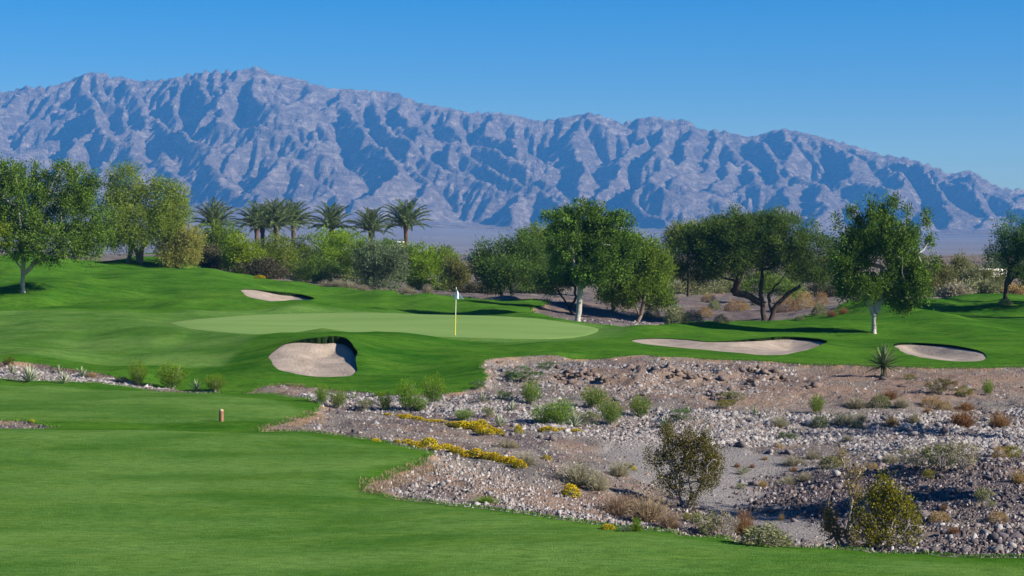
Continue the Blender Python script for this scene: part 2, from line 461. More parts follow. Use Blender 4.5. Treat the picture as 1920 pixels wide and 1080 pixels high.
# ---- ground materials
_th = NM('turf_edge_thatch', 1.0, 0.0).base((.020, .042, .010))
_cx = _th.n('ShaderNodeCombineXYZ')          # blades stand up, so the cut edge takes light like the turf above it
for _i, _q in enumerate((.1, -.45, .88)): _cx.inputs[_i].default_value = _q
_th.l(_cx.outputs[0], _th.b.inputs['Normal']); M_THATCH = _th.m
def turf_mat(name, dark, light, dry, mow=0.35, fine=1.0, bumpd=0.02):
    m = NM(name, 1.0, 0.0)
    c = m.coord(); cs = m.coord((0.35, 1.0, 1.0))
    big = m.noise(cs, 0.22, 3, 0.5)
    mid = m.noise(cs, 1.3, 4, 0.6)
    fin = m.noise(m.coord((0.5, 1.0, 1)), 6.0, 6, 0.8)
    col = m.ramp(m.rng(big, .3, .7, 0, 1), [(0, dark), (1, light)])
    if name == 'rough_turf':
        st_ = m.noise(m.coord((.30, .55, 1)), .55, 6, .62, .3)
        mown = m.mix(m.rng(st_, .38, .62, 0, 1), (.062, .158, .024), (.138, .256, .060))
        col = m.mix(m.attr('mown'), col, mown)
        col = m.mix(m.math('MULTIPLY', m.rng(m.attr('grn'), -1.5, -.1, 0, 1), .55), col, (.115, .215, .055))
    tuf = m.noise(m.coord((0.55, 1.0, 1)), 2.1, 5, 0.75)
    if name == 'rough_turf': col = m.mix(m.math('MULTIPLY', m.rng(tuf, .48, .66, 0, .55), m.math('SUBTRACT', 1.0, m.math('MULTIPLY', m.attr('mown'), .75))), col, tuple(q * 0.42 for q in dark))
    col = m.mix(m.rng(mid, .45, .8, 0, mow), col, dry)
    gr_ = m.noise(c, 24.0, 3, 0.75); col = m.mix(m.rng(gr_, .45, .65, 0, .30 * fine), col, tuple(q * 0.5 for q in dark))
    col = m.mix(m.rng(fin, .42, .62, 0, 0.42 * fine), col, tuple(q * 0.5 for q in dark))
    m.base(col)
    h = m.math('ADD', m.noise(c, 30, 3, .7), m.math('MULTIPLY', m.noise(cs, 3.0, 3, .6), 1.4))
    m.bump(h, 0.55, bumpd)
    return m.m
M_ROUGH = turf_mat('rough_turf', (0.028, 0.112, 0.009), (0.088, 0.215, 0.020), (0.150, 0.245, 0.036), 0.55, 1.1, 0.10)
M_GREEN = turf_mat('putting_turf', (0.125, 0.225, 0.062), (0.170, 0.270, 0.085), (0.21, 0.29, 0.10), 0.4, 0.25, 0.006)
def sand_mat():
    m = NM('bunker_sand', 0.95, 0.1)
    c = m.coord()
    col = m.ramp(m.noise(c, 1.4, 5, .6), [(.3, (.225, .190, .156)), (.5, (.30, .252, .208)), (.7, (.375, .315, .260))])
    col = m.mix(m.rng(m.noise(c, 22, 3, .7), .5, .75, 0, .35), col, (.24, .185, .16))
    m.base(col)
    wv = m.n('ShaderNodeTexWave'); wv.inputs['Scale'].default_value = 1.6; wv.inputs['Distortion'].default_value = 7
    m.l(c, wv.inputs['Vector'])
    m.bump(m.math('ADD', m.math('MULTIPLY', wv.outputs['Fac'], 0.03), m.noise(c, 7, 4, .7)), 0.8, 0.06)
    return m.m
M_SAND = sand_mat()
def desert_mat():
    m = NM('desert_ground', 1.0, 0.0)
    c = m.coord(); cs = m.coord((.5, 1, 1))
    t = m.noise(cs, 0.33, 4, .6)
    col = m.ramp(t, [(.36, (.108, .103, .100)), (.5, (.160, .148, .138)), (.66, (.215, .182, .155))])
    # pale pebbles painted by cells, sizes too small to pick apart
    v = m.voro(c, 9.0); vc = m.voro(c, 9.0, out='Color')
    sep = m.n('ShaderNodeSeparateColor'); m.l(vc, sep.inputs[0])
    peb = m.math('MULTIPLY', m.rng(v, .16, .30, 1, 0), m.rng(sep.outputs[0], .45, .55, 0, 1))
    pc = m.ramp(sep.outputs[1], [(0, (.16, .14, .14)), (.5, (.36, .32, .31)), (1, (.55, .50, .47))])
    col = m.mix(peb, col, pc)
    v2 = m.voro(c, 26.0); vc2 = m.voro(c, 26.0, out='Color')
    sep2 = m.n('ShaderNodeSeparateColor'); m.l(vc2, sep2.inputs[0])
    col = m.mix(m.math('MULTIPLY', m.rng(v2, .2, .36, .8, 0), m.rng(sep2.outputs[0], .4, .5, 0, 1)), col, m.ramp(sep2.outputs[2], [(0, (.10, .09, .09)), (1, (.42, .37, .35))]))
    col = m.mix(m.math('MULTIPLY', m.attr('dark'), .95), col, m.ramp(sep2.outputs[1], [(0, (.050, .043, .050)), (.8, (.125, .105, .115)), (1, (.30, .27, .27))]))  # dark stone, and shade of rubble and tree belt painted into the ground
    col = m.mix(m.math('MULTIPLY', m.attr('earth'), m.rng(m.noise(cs, .8, 4, .6), .35, .55, .25, .85)), col, m.mix(peb, (.215, .150, .115), (.30, .235, .20)))
    fl = m.attr('floor')
    flc = m.mix(m.noise(cs, 2.2, 5, .65), (.175, .165, .165), (.275, .26, .255))
    col = m.mix(m.rng(fl, .25, .75, 0, .92), col, flc)
    # straw and bare clay hugging the grass edge
    e = m.attr('des')
    col = m.mix(m.math('MULTIPLY', m.rng(e, .0, .7, 1, 0), m.rng(m.noise(c, 1.1, 3, .6), .42, .6, 0, .75)), col, (.33, .22, .13))
    m.base(col)
    h = m.math('ADD', m.math('MULTIPLY', m.rng(v, .0, .4, 1, 0), 0.7), m.noise(c, 12, 5, .75))
    m.bump(h, 0.9, 0.08)
    return m.m
M_DES = desert_mat()
S['floor'] = np.interp(S['des'], [-1, 0], [0, 0])  # placeholder, filled below
_vx, _vy = V[:, 0], V[:, 1]
S['floor'] = sstep(-0.8, 0.8, sdf(FLOOR, _vx, _vy) + fbm(_vx * .8, _vy * .8, 3, 5) * 1.3)
_px = _vx * F / _vy + 960; _row = HZ + (EYE - V[:, 2]) * F / _vy
_shade_zones = [[(1240,965),(1330,915),(1400,893),(1560,888),(1640,872),(1930,860),(1930,1000),(1760,960),(1560,985),(1500,965),(1420,950),(1300,985)],
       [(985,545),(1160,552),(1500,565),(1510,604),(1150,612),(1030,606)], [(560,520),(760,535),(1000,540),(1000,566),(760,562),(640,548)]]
S['dark'] = np.max([sstep(-14, 14, sdf(np.array([((a_), b_) for a_, b_ in q], float) * 1.0, _px, _row) + fbm(_vx * .6, _vy * .6, 3, 8) * 40 - 3) for q in _shade_zones], 0)  # where shade lies on the rubble and behind the trees, darkened by colour
S['earth'] = np.max([sstep(-12, 16, sdf(np.array(q, float), _px, _row) + fbm(_vx * .5, _vy * .5, 3, 88) * 30) for q in [[(980,690),(1200,680),(1450,682),(1700,694),(1935,698),(1935,745),(1700,760),(1520,765),(1330,765),(1150,752),(1040,728)],[(480,722),(620,726),(640,742),(560,742)],[(690,905),(850,858),(1000,900),(1150,950),(1300,1000),(1100,975)]]], 0)
FAIR = [[(-420,1200,25),(-420,812,52.8),(300,810,52.8),(560,815,52.2),(790,855,46.9),(790,868,46),(700,885,43.6),(660,912,41),(690,935,39.5),(850,958,37.3),(1000,980,35.5),(1400,1028,32.4),(1920,1062,30.3),(2330,1080,29.4),(2330,1500,17.5),(-420,1500,17.5)],
 [(-420,790,57.6),(300,792,57.6),(520,789,58.2),(570,775,60.8),(540,755,65),(430,737,69),(250,726,71.5),(-420,719,72.5)],
 [(-420,672,80),(0,672,81),(250,690,80),(420,690,79.5),(470,655,86),(500,632,91),(620,632,91),(900,637,89.6),(1050,642,88.6),(1180,628,96.5),(1170,612,105.5),(1050,597,112),(900,588.5,116),(740,584.5,119.5),(560,584.5,119.5),(420,588,116),(300,585,112),(-420,585,112)]]
S['mown'] = np.max([sstep(-.35, .35, sdf(world_poly(q), _vx, _vy)) for q in FAIR], 0)
o = obj('rough_grass', submesh('rough_grass', t_rest, M_ROUGH, ['mown', 'grn'], skirt=np.concatenate([e_des] + e_b), depth=0.16)); tag(o, kind='structure')
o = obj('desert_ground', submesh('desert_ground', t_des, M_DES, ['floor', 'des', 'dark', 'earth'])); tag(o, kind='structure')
o = obj('putting_green', submesh('putting_green', t_grn, M_GREEN)); tag(o, kind='structure')
for ti in t_b:
    o = obj('sand_bunker', submesh('sand_bunker', ti, M_SAND, drop=True)); tag(o, kind='structure')
print('terrain', round(time.time() - T0, 1))

#@@PART mountain
# ---------------------------------------------------------------- the mountain range, worn down by running water
SKY = [(-700,205),(-300,185),(0,172),(22,171),(45,162),(62,163),(90,163),(118,156),(150,142),(165,136),(195,136),(205,143),(218,145),(240,144),(250,152),(300,150),(338,144),(350,140),(392,133),(420,134),(445,133),(470,127),(481,124),(495,131),(510,139),(560,148),(590,158),(625,167),(640,166),(740,173),(765,184),(790,194),(850,204),(880,211),(935,211),(975,218),(1003,226),(1022,226),(1060,220),(1106,211),(1130,218),(1170,232),(1188,224),(1200,222),(1230,218),(1255,226),(1270,224),(1283,222),(1300,235),(1320,244),(1350,244),(1370,249),(1405,257),(1440,248),(1463,241),(1500,247),(1560,262),(1610,276),(1640,286),(1652,290),(1700,296),(1750,312),(1783,327),(1800,322),(1818,319),(1835,328),(1860,345),(1890,355),(1920,354),(2000,370),(2300,405),(2700,430)]
FOOT = [(-700,395),(0,392),(400,392),(500,386),(700,408),(950,424),(1250,430),(1500,438),(1800,432),(1900,430),(2300,440),(2700,450)]
SPUR = [
 [(45,163),(30,190),(20,215),(0,235),(-20,262)], [(118,157),(112,178),(100,200),(110,222),(70,240),(40,262),(0,290)],
 [(165,137),(150,165),(155,200),(165,228),(212,262),(240,276)], [(165,228),(140,245),(118,270),(80,300)],
 [(195,138),(205,165),(228,205),(215,235)], [(250,152),(272,200),(300,225),(350,245),(400,272),(398,292),(440,325),(480,362)],
 [(272,200),(262,235),(240,270)], [(345,141),(350,175),(345,205)], [(392,133),(405,165),(425,185),(400,212)],
 [(420,134),(440,175),(445,220),(470,240),(510,250),(560,285),(580,300)], [(445,220),(450,260),(445,300),(450,360)],
 [(481,124),(460,150),(455,175)], [(512,148),(500,175),(520,205),(560,195)],
 [(590,160),(580,190),(570,215),(585,235),(545,262)], [(636,167),(618,190),(610,220),(640,245),(655,258)],
 [(655,258),(676,275),(690,300),(700,330),(690,370)], [(680,170),(690,200),(700,225),(720,240)],[(740,175),(745,205),(770,232)],
 [(720,240),(745,252),(770,280),(790,300),(835,325),(875,345),(915,350),(930,385),(930,415)],
 [(745,252),(738,275),(752,312),(748,345),(700,370)], [(530,292),(560,320),(600,350),(650,365)], [(530,292),(520,330),(500,365)],
 [(790,196),(810,230),(850,262)], [(850,205),(860,235),(880,250)], [(850,262),(880,285),(895,320),(930,338),(975,350),(1010,372),(1040,385)],
 [(850,262),(830,290),(870,310)], [(935,212),(945,240),(985,262),(990,275)], [(895,262),(940,275),(965,300),(992,330)],
 [(1106,212),(1085,240),(1075,262),(1095,285),(1080,320),(1060,345),(1070,375)], [(1106,212),(1130,235),(1165,240)],
 [(1230,219),(1215,250),(1210,292)], [(1165,275),(1175,300),(1140,325),(1130,345)], [(1190,223),(1180,250),(1165,275)],
 [(1283,223),(1265,255),(1245,290),(1262,320),(1285,345),(1300,360)], [(1262,320),(1240,350),(1245,390),(1240,425)],
 [(1283,223),(1310,245),(1345,270),(1382,290),(1400,315),(1420,345)], [(1310,252),(1305,290),(1300,330)], [(1345,290),(1350,320),(1385,352)],
 [(1350,245),(1390,260),(1430,285),(1455,325)], [(1463,242),(1470,270),(1468,320)], [(1500,247),(1510,275),(1525,300),(1515,320)],
 [(1560,262),(1572,290),(1585,325)], [(1610,276),(1640,310),(1650,330)], [(1440,350),(1490,325),(1540,335),(1570,362),(1600,390)], [(1440,350),(1450,390),(1440,420)],
 [(1490,325),(1500,360),(1520,400)], [(1300,362),(1350,345),(1375,370),(1380,410)], [(1575,330),(1620,345),(1650,362),(1690,400)], [(1700,297),(1720,330),(1750,360),(1780,400)],
 [(1783,328),(1830,350),(1870,380),(1890,415)], [(1660,335),(1670,365),(1700,380),(1740,430)], [(1818,320),(1850,350),(1910,370)],
 [(1840,350),(1820,385),(1850,425)], [(1920,356),(1930,390),(1950,420)], [(2000,370),(2030,420)], [(2150,388),(2180,430)],[(-60,185),(-60,260)],[(-200,190),(-180,270),(-150,330)],[(-300,190),(-320,300)],
 [(100,300),(70,320),(60,360)], [(180,290),(170,330),(190,370)], [(300,280),(330,310),(400,330),(440,380)], [(60,290),(20,320),(0,360)], [(260,300),(260,340)], [(600,350),(590,380)], [(1010,372),(1100,378),(1130,400)],
]
DC, DFT = 6300.0, 5000.0
CELL = 14.0
xs = np.arange(-2700, 2701, CELL); ys = np.arange(4650, 7200, CELL)
MX, MY = np.meshgrid(xs, ys)
mpx = MX * F / MY + 960
sky_at = curve(SKY, mpx); foot_at = curve(FOOT, mpx)
def spur_pts(sp):
    out = []
    for (px, py) in sp:
        s_ = curve(SKY, px); f_ = curve(FOOT, px); t = np.clip((py - s_) / (f_ - s_), 0, 1)
        d = DC - (DC - DFT) * t ** 0.85
        out.append(((px - 960) * d / F, d, EYE - (py - HZ) * d / F))
    return out
H = np.full(MX.shape, -1e9)
# slope of the land without spurs
fz = (HZ - foot_at) / F * DFT
# wiggle the domain so that crests are not straight
WX = MX + fbm(MX / 420, MY / 420, 2, 73) * 150 + fbm(MX / 130, MY / 130, 5, 71) * 34; WY = MY + fbm(MX / 420, MY / 420, 2, 74) * 110 + fbm(MX / 130, MY / 130, 5, 72) * 34
crest = [spur_pts([(px, curve(SKY, px))])[0] for px in range(-700, 2701, 25)]
lines = [spur_pts(s) for s in SPUR]
def cone(H, p, q, slope):
    ex, ey = q[0] - p[0], q[1] - p[1]; L = ex * ex + ey * ey + 1e-6
    t = np.clip(((WX - p[0]) * ex + (WY - p[1]) * ey) / L, 0, 1)
    dx = WX - p[0] - ex * t; dy = WY - p[1] - ey * t
    r = np.sqrt(dx * dx + dy * dy)
    h = p[2] + (q[2] - p[2]) * t - slope * r
    return np.maximum(H, h)
for p, q in zip(crest[:-1], crest[1:]): H = cone(H, p, q, 0.66)
for li, ln in enumerate(lines):
    if li % 3 == 1: ln = [(q_[0], q_[1], q_[2] - 38 * min(1, j_ / 2)) for j_, q_ in enumerate(ln)]
    for p, q in zip(ln[:-1], ln[1:]): H = cone(H, p, q, 0.92 if li % 2 else 1.12)
H += fbm(MX / 130, MY / 130, 5, 91, 0.5) * 10 + (0.5 - np.abs(fbm(MX / 170, MY / 170, 4, 96, 0.5))) * 18
mean_fan = 2 + np.maximum(0, (fz - 2)) * np.clip((MY - 1500) / (DFT - 1500), 0, 3) ** 1.6
H = np.maximum(H, mean_fan)
from collections import deque
def erode(H, base, cell, its, K, kd):
    ny_, nx_ = H.shape; N = ny_ * nx_
    offs = [(-1, -1), (-1, 0), (-1, 1), (0, -1), (0, 1), (1, -1), (1, 0), (1, 1)]
    ids = np.arange(N).reshape(ny_, nx_)
    for it in range(its):
        H = H + RNG.random(H.shape) * 0.4
        Pd = np.pad(H, 1, mode='edge')
        best = np.zeros(H.shape); rec = ids.copy(); dist = np.full(H.shape, cell)
        for k, (dy, dx) in enumerate(offs):
            L = cell * math.hypot(dx, dy)
            s = (H - Pd[1 + dy:1 + dy + ny_, 1 + dx:1 + dx + nx_]) / L
            if dy == -1: s[0] = -1
            if dy == 1: s[-1] = -1
            if dx == -1: s[:, 0] = -1
            if dx == 1: s[:, -1] = -1
            g = s > best; best[g] = s[g]; rec[g] = (ids + dy * nx_ + dx)[g]; dist[g] = L
        order = np.argsort(-H.ravel()); r = rec.ravel().tolist(); area = [1.0] * N
        ol = order.tolist()
        for i in ol:
            j = r[i]
            if j != i: area[j] += area[i]
        A = np.array(area)
        f = (K * np.power(A, 0.5) / dist.ravel()).tolist(); hz = H.ravel().tolist()
        for i in reversed(ol):
            j = r[i]
            if j != i:
                hj = hz[j]
                if hz[i] > hj: hz[i] = (hz[i] + f[i] * hj) / (1 + f[i])
        H = np.maximum(np.array(hz).reshape(ny_, nx_), base)
        # fill pits and creep
        Pd = np.pad(H, 1, mode='edge')
        lap = (Pd[:-2, 1:-1] + Pd[2:, 1:-1] + Pd[1:-1, :-2] + Pd[1:-1, 2:]) / 4 - H
        H = H + kd * lap
    return H
H = erode(H, mean_fan, CELL, 6, 0.9, 0.05)
def refine(A):
    B = np.empty((A.shape[0] * 2 - 1, A.shape[1] * 2 - 1))
    B[::2, ::2] = A; B[1::2, ::2] = (A[:-1] + A[1:]) / 2
    B[:, 1::2] = (B[:, :-2:2] + B[:, 2::2]) / 2
    return B
H = refine(H); mean_fan = refine(mean_fan); xs = np.linspace(xs[0], xs[-1], H.shape[1]); ys = np.linspace(ys[0], ys[-1], H.shape[0]); CELL = CELL / 2
MX, MY = np.meshgrid(xs, ys)
H = H + sstep(2, 30, H - mean_fan) * fbm(MX / 45, MY / 45, 4, 95, 0.6) * 9
H = erode(H, mean_fan, CELL, 5, 0.9, 0.03)
print('eroded', round(time.time() - T0, 1), H.shape)
# polar sheet in the view of the place: columns by bearing, rows by distance
MP = np.arange(-420, 2420, 4.0)
MD = np.concatenate([np.geomspace(315, 4700, 60)[:-1], np.linspace(4700, 6480, 285), np.linspace(6510, 7150, 14)])
pp, dd = np.meshgrid(MP, MD)
mx = (pp - 960) * dd / F; my = dd
def samp(A, x, y):
    cx = np.clip((x - xs[0]) / CELL, 0, len(xs) - 1.001); cy = np.clip((y - ys[0]) / CELL, 0, len(ys) - 1.001)
    ix = cx.astype(int); iy = cy.astype(int); fx = cx - ix; fy = cy - iy
    fx = fx * fx * (3 - 2 * fx) * .5 + fx * .5; fy = fy * fy * (3 - 2 * fy) * .5 + fy * .5
    return (A[iy, ix] * (1 - fx) + A[iy, ix + 1] * fx) * (1 - fy) + (A[iy + 1, ix] * (1 - fx) + A[iy + 1, ix + 1] * fx) * fy
f_at = (HZ - curve(FOOT, pp)) / F * DFT
fan = 2 + np.maximum(0, f_at - 2) * np.clip((dd - 1500) / (DFT - 1500), 0, 3) ** 1.6
mz = np.where(my > 4680, samp(H, mx, my), fan)
rock_w = sstep(2, 30, mz - fan)
rid = 1 - 2 * np.abs(fbm(mx / 34, my / 34, 4, 121, 0.6))
mz = mz + rock_w * (rid - 0.6) * 7.5 + rock_w * fbm(mx / 11, my / 11, 3, 131) * 5
# strata: harder bands stand out as small steps
st = mz + fbm(mx / 300, my / 300, 2, 141) * 60
mz = mz + rock_w * sstep(250, 420, mz) * 8.0 * np.sin(st / 9.5) * (.4 + fbm(mx / 200, my / 200, 2, 151))
# bring the skyline to its surveyed height
for _ in range(3):
    ang = HZ - (mz - EYE) * F / dd
    cur = ang.min(0)
    ratio = (HZ - curve(SKY, MP)) / np.maximum(HZ - cur, 5)
    k = np.ones(7) / 7
    ratio = np.convolve(np.pad(ratio, 3, mode='edge'), k, mode='valid')
    tt = sstep(0.25, 0.9, (mz - fan) / np.maximum((mz - fan).max(0), 1))
    mz = mz + (mz - EYE) * (ratio - 1)[None] * tt
nr2, nc2 = mz.shape
i2 = np.arange(nr2 * nc2).reshape(nr2, nc2)
quads = np.stack([i2[:-1, :-1].ravel(), i2[:-1, 1:].ravel(), i2[1:, 1:].ravel(), i2[1:, :-1].ravel()], 1)
def rock_mat():
    m = NM('desert_mountain_rock', 1.0, 0.0)
    c = m.coord((.01, .01, .01)); cz = m.coord((.006, .006, .016))
    band = m.noise(cz, 3.0, 5, .65, 1.2)
    col = m.ramp(band, [(.34, (.19, .148, .128)), (.5, (.34, .265, .22)), (.64, (.60, .49, .40))])
    col = m.mix(m.rng(m.noise(c, 2.2, 7, .62), .48, .62, 0, .6), col, (.22, .17, .155))
    m.base(col)
    m.bump(m.math('ADD', m.noise(c, 5, 8, .75), m.math('MULTIPLY', m.noise(c, 16, 4, .7), .5)), 1.0, 34)
    return m.m
M_ROCK = rock_mat()
def plain_mat():
    m = NM('desert_plain_gravel', 1.0, 0.0)
    c = m.coord((.01, .01, .01))
    col = m.ramp(m.noise(m.coord((.004, .001, .004)), 3, 6, .7), [(.3, (.165, .150, .152)), (.7, (.235, .212, .208))])
    vv_ = m.voro(m.coord((.02, .008, .01)), 3.0)
    col = m.mix(m.rng(vv_, .1, .28, .6, 0), col, (.12, .125, .10))
    m.base(col); m.bump(m.noise(c, 12, 6, .7), .6, 2.0); return m.m
M_PLAIN = plain_mat()
split_row = int(np.searchsorted(MD, 4700)) - 1
def subq(name, r0, r1, mat):
    v = np.stack([mx, my, mz], -1)[r0:r1 + 1].reshape(-1, 3)
    ii = np.arange((r1 - r0 + 1) * nc2).reshape(-1, nc2)
    q = np.stack([ii[:-1, :-1].ravel(), ii[:-1, 1:].ravel(), ii[1:, 1:].ravel(), ii[1:, :-1].ravel()], 1)
    return mesh_np(name, v, q, [mat], smooth=(name != 'mountain_range'))
mz[0] = -1.0
tag(obj('desert_plain', subq('desert_plain', 0, split_row, M_PLAIN)), kind='structure')
tag(obj('mountain_range', subq('mountain_range', split_row, nr2 - 1, M_ROCK)), kind='structure')
# air: one closed box of thin even haze
hv = np.array([(x, y, z) for x in (-3400, 3400) for y in (-60, 7300) for z in (-9, 790)], float)
hq = np.array([(0, 1, 3, 2), (4, 6, 7, 5), (0, 4, 5, 1), (2, 3, 7, 6), (0, 2, 6, 4), (1, 5, 7, 3)])
hm = bpy.data.materials.new('haze_air'); hm.use_nodes = True
ht = hm.node_tree; ht.nodes.clear()
ho = ht.nodes.new('ShaderNodeOutputMaterial'); hp = ht.nodes.new('ShaderNodeVolumePrincipled')
hp.inputs['Color'].default_value = (0.09, 0.40, 1.0, 1)
hp.inputs['Density'].default_value = 0.000120
hp.inputs['Anisotropy'].default_value = 0.0
ht.links.new(hp.outputs[0], ho.inputs['Volume'])
tag(obj('haze', mesh_np('haze', hv, hq, [hm])), kind='stuff')
print('mountain', round(time.time() - T0, 1))
#@@PART plants
# ---------------------------------------------------------------- leaf and bark materials
def leaf_mat(name, dark, light, transl=0.3, gloss=0.25):
    m = NM(name, 0.65, gloss * .25)
    dark = tuple(q * f_ for q, f_ in zip(dark, (1.25, 1.15, .85))); light = tuple(q * f_ for q, f_ in zip(light, (1.5, 1.35, 1.0)))
    t = m.attr('tint')
    col = m.mix(t, dark, light)
    orr = m.objrand()
    hs_ = m.n('ShaderNodeHueSaturation'); m.l(col, hs_.inputs['Color'])
    m.l(m.rng(orr, 0, 1, .485, .51), hs_.inputs['Hue']); m.l(m.rng(orr, 0, 1, .85, 1.12), hs_.inputs['Value'])
    m.l(hs_.outputs[0], m.b.inputs['Base Color'])
    tr = m.n('ShaderNodeBsdfTranslucent'); mx_ = m.n('ShaderNodeMixShader')
    tc = m.mix(0.5, hs_.outputs[0], tuple(min(1, q * 1.3) for q in light))
    m.l(tc, tr.inputs['Color']); mx_.inputs[0].default_value = transl
    m.l(m.b.outputs[0], mx_.inputs[1]); m.l(tr.outputs[0], mx_.inputs[2])
    out = m.t.nodes['Material Output']; m.l(mx_.outputs[0], out.inputs['Surface'])
    return m.m
def bark_mat(name, a, b, sc_=6):
    m = NM(name, 0.95, 0.05); c = m.ocoord((1, 1, .35))
    m.base(m.ramp(m.noise(c, sc_, 5, .65), [(.3, a), (.7, b)])); m.bump(m.noise(c, sc_ * 3, 4, .7), .8, .03); return m.m
LM = {
 'ash': leaf_mat('ash_leaf', (.013, .033, .008), (.090, .165, .028), .20, .35),
 'feather': leaf_mat('willow_leaf', (.045, .095, .016), (.150, .220, .045), .35, .2),
 'mesq': leaf_mat('mesquite_leaf', (.016, .046, .015), (.082, .156, .040), .28, .15),
 'olive': leaf_mat('dusky_leaf', (.040, .060, .022), (.135, .155, .060), .3, .15),
 'bright': leaf_mat('yellow_green_leaf', (.045, .100, .008), (.165, .260, .026), .35, .2),
 'mid': leaf_mat('mid_green_leaf', (.028, .074, .010), (.118, .200, .030), .3, .25),
 'sage': leaf_mat('blue_green_leaf', (.050, .085, .062), (.125, .190, .125), .25, .15),
 'dusk': leaf_mat('dark_purple_green_leaf', (.030, .034, .030), (.080, .085, .060), .2, .15),
 'pale': leaf_mat('pale_yellow_green_leaf', (.095, .125, .040), (.230, .260, .085), .35, .15),
 'creo': leaf_mat('creosote_leaf', (.030, .038, .012), (.120, .120, .028), .28, .3),
 'creoy': leaf_mat('yellowed_creosote_leaf', (.040, .055, .008), (.165, .170, .018), .3, .3),
 'gbush': leaf_mat('desert_broom_leaf', (.028, .075, .008), (.120, .215, .022), .3, .15),
 'dgreen': leaf_mat('low_green_leaf', (.030, .070, .035), (.095, .165, .075), .25, .15),
 'grey': leaf_mat('grey_sage_leaf', (.115, .120, .110), (.275, .280, .255), .2, .1),
 'greyg': leaf_mat('grey_green_leaf', (.075, .100, .060), (.200, .230, .145), .2, .1),
 'tan': leaf_mat('dry_straw_stem', (.125, .095, .052), (.290, .230, .135), .3, .1),
 'rust': leaf_mat('rusty_stem', (.095, .058, .035), (.205, .130, .075), .3, .1),
 'pinkish': leaf_mat('dry_pinkish_stem', (.115, .092, .080), (.250, .210, .180), .25, .1),
 'yellow': leaf_mat('yellow_flower', (.36, .27, .008), (.66, .50, .015), .25, .1),
 'rusty': leaf_mat('rusty_bloom_leaf', (.085, .075, .025), (.190, .150, .045), .3, .1),
 'palm': leaf_mat('palm_leaflet', (.035, .070, .035), (.110, .165, .080), .2, .5),
 'yucca': leaf_mat('yucca_blade', (.040, .075, .045), (.120, .180, .110), .1, .4),
 'agave': leaf_mat('agave_blade', (.120, .165, .140), (.280, .340, .290), .05, .4),
}
BK_PALE = bark_mat('pale_bark', (.24, .22, .20), (.46, .44, .41))
BK_DARK = bark_mat('dark_bark', (.030, .024, .020), (.085, .068, .055))
BK_TAN = bark_mat('tan_bark', (.11, .085, .065), (.24, .19, .15))
BK_PALM = bark_mat('palm_bark', (.055, .035, .025), (.16, .105, .075), 4)
BK_TWIG = bark_mat('grey_twig_bark', (.17, .15, .135), (.36, .33, .30), 9)

# ---------------------------------------------------------------- plant builders
def leafquads(p, dirs, L, W, rng, fold=True):
    """p (n,3), dirs (n,3): one four sided leaf per point"""
    n = len(p); side = np.cross(dirs, rng.normal(size=(n, 3))); side /= np.linalg.norm(side, axis=1)[:, None] + 1e-9
    L = np.asarray(L).reshape(-1, 1) * np.ones((n, 1)); Wd = np.asarray(W).reshape(-1, 1) * np.ones((n, 1))
    m = p + dirs * L * 0.45
    v = np.stack([p, m + side * Wd * .5, p + dirs * L, m - side * Wd * .5], 1).reshape(-1, 3)
    f = np.arange(4 * n).reshape(n, 4)
    return v, f
def blob_clumps(blobs, n, rng, shell=0.45):
    b = np.array(blobs, float); w_ = (b[:, 3] * b[:, 4] * b[:, 5]) ** 0.8; w_ /= w_.sum()
    k = rng.choice(len(b), n, p=w_)
    d = rng.normal(size=(n, 3)); d /= np.linalg.norm(d, axis=1)[:, None]
    r = rng.random(n) ** shell
    return b[k, :3] + d * b[k, 3:6] * r[:, None], d
def foliage(name, blobs, nclump, per, clump_r, L, W, mat, rng, up_=0.4, droop=0.0, stretch=1.0, shell=0.42):
    c, d0 = blob_clumps(blobs, nclump, rng, shell)
    cr = clump_r * rng.uniform(.55, 1.35, nclump)
    cnt = np.maximum(4, (per * (cr / clump_r) ** 1.3)).astype(int)
    ci = np.repeat(np.arange(nclump), cnt); n = len(ci)
    g = rng.normal(size=(n, 3)) * 0.55; g[:, 2] *= stretch
    p = c[ci] + g * cr[ci][:, None]
    p[:, 2] -= droop * rng.random(n) ** 2
    dr = g * 0.8 + rng.normal(size=(n, 3)) * 0.6 + d0[ci] * 0.5; dr[:, 2] += up_; dr /= np.linalg.norm(dr, axis=1)[:, None] + 1e-9
    v, f = leafquads(p, dr, L * rng.uniform(.6, 1.3, n), W * rng.uniform(.6, 1.3, n), rng)
    tint = np.clip(rng.normal(.45, .22, nclump)[ci] * .6 + rng.random(n) * .5, 0, 1)
    me = mesh_np(name, v, f, [mat], attrs={'tint': np.repeat(tint, 4)})
    return me, c
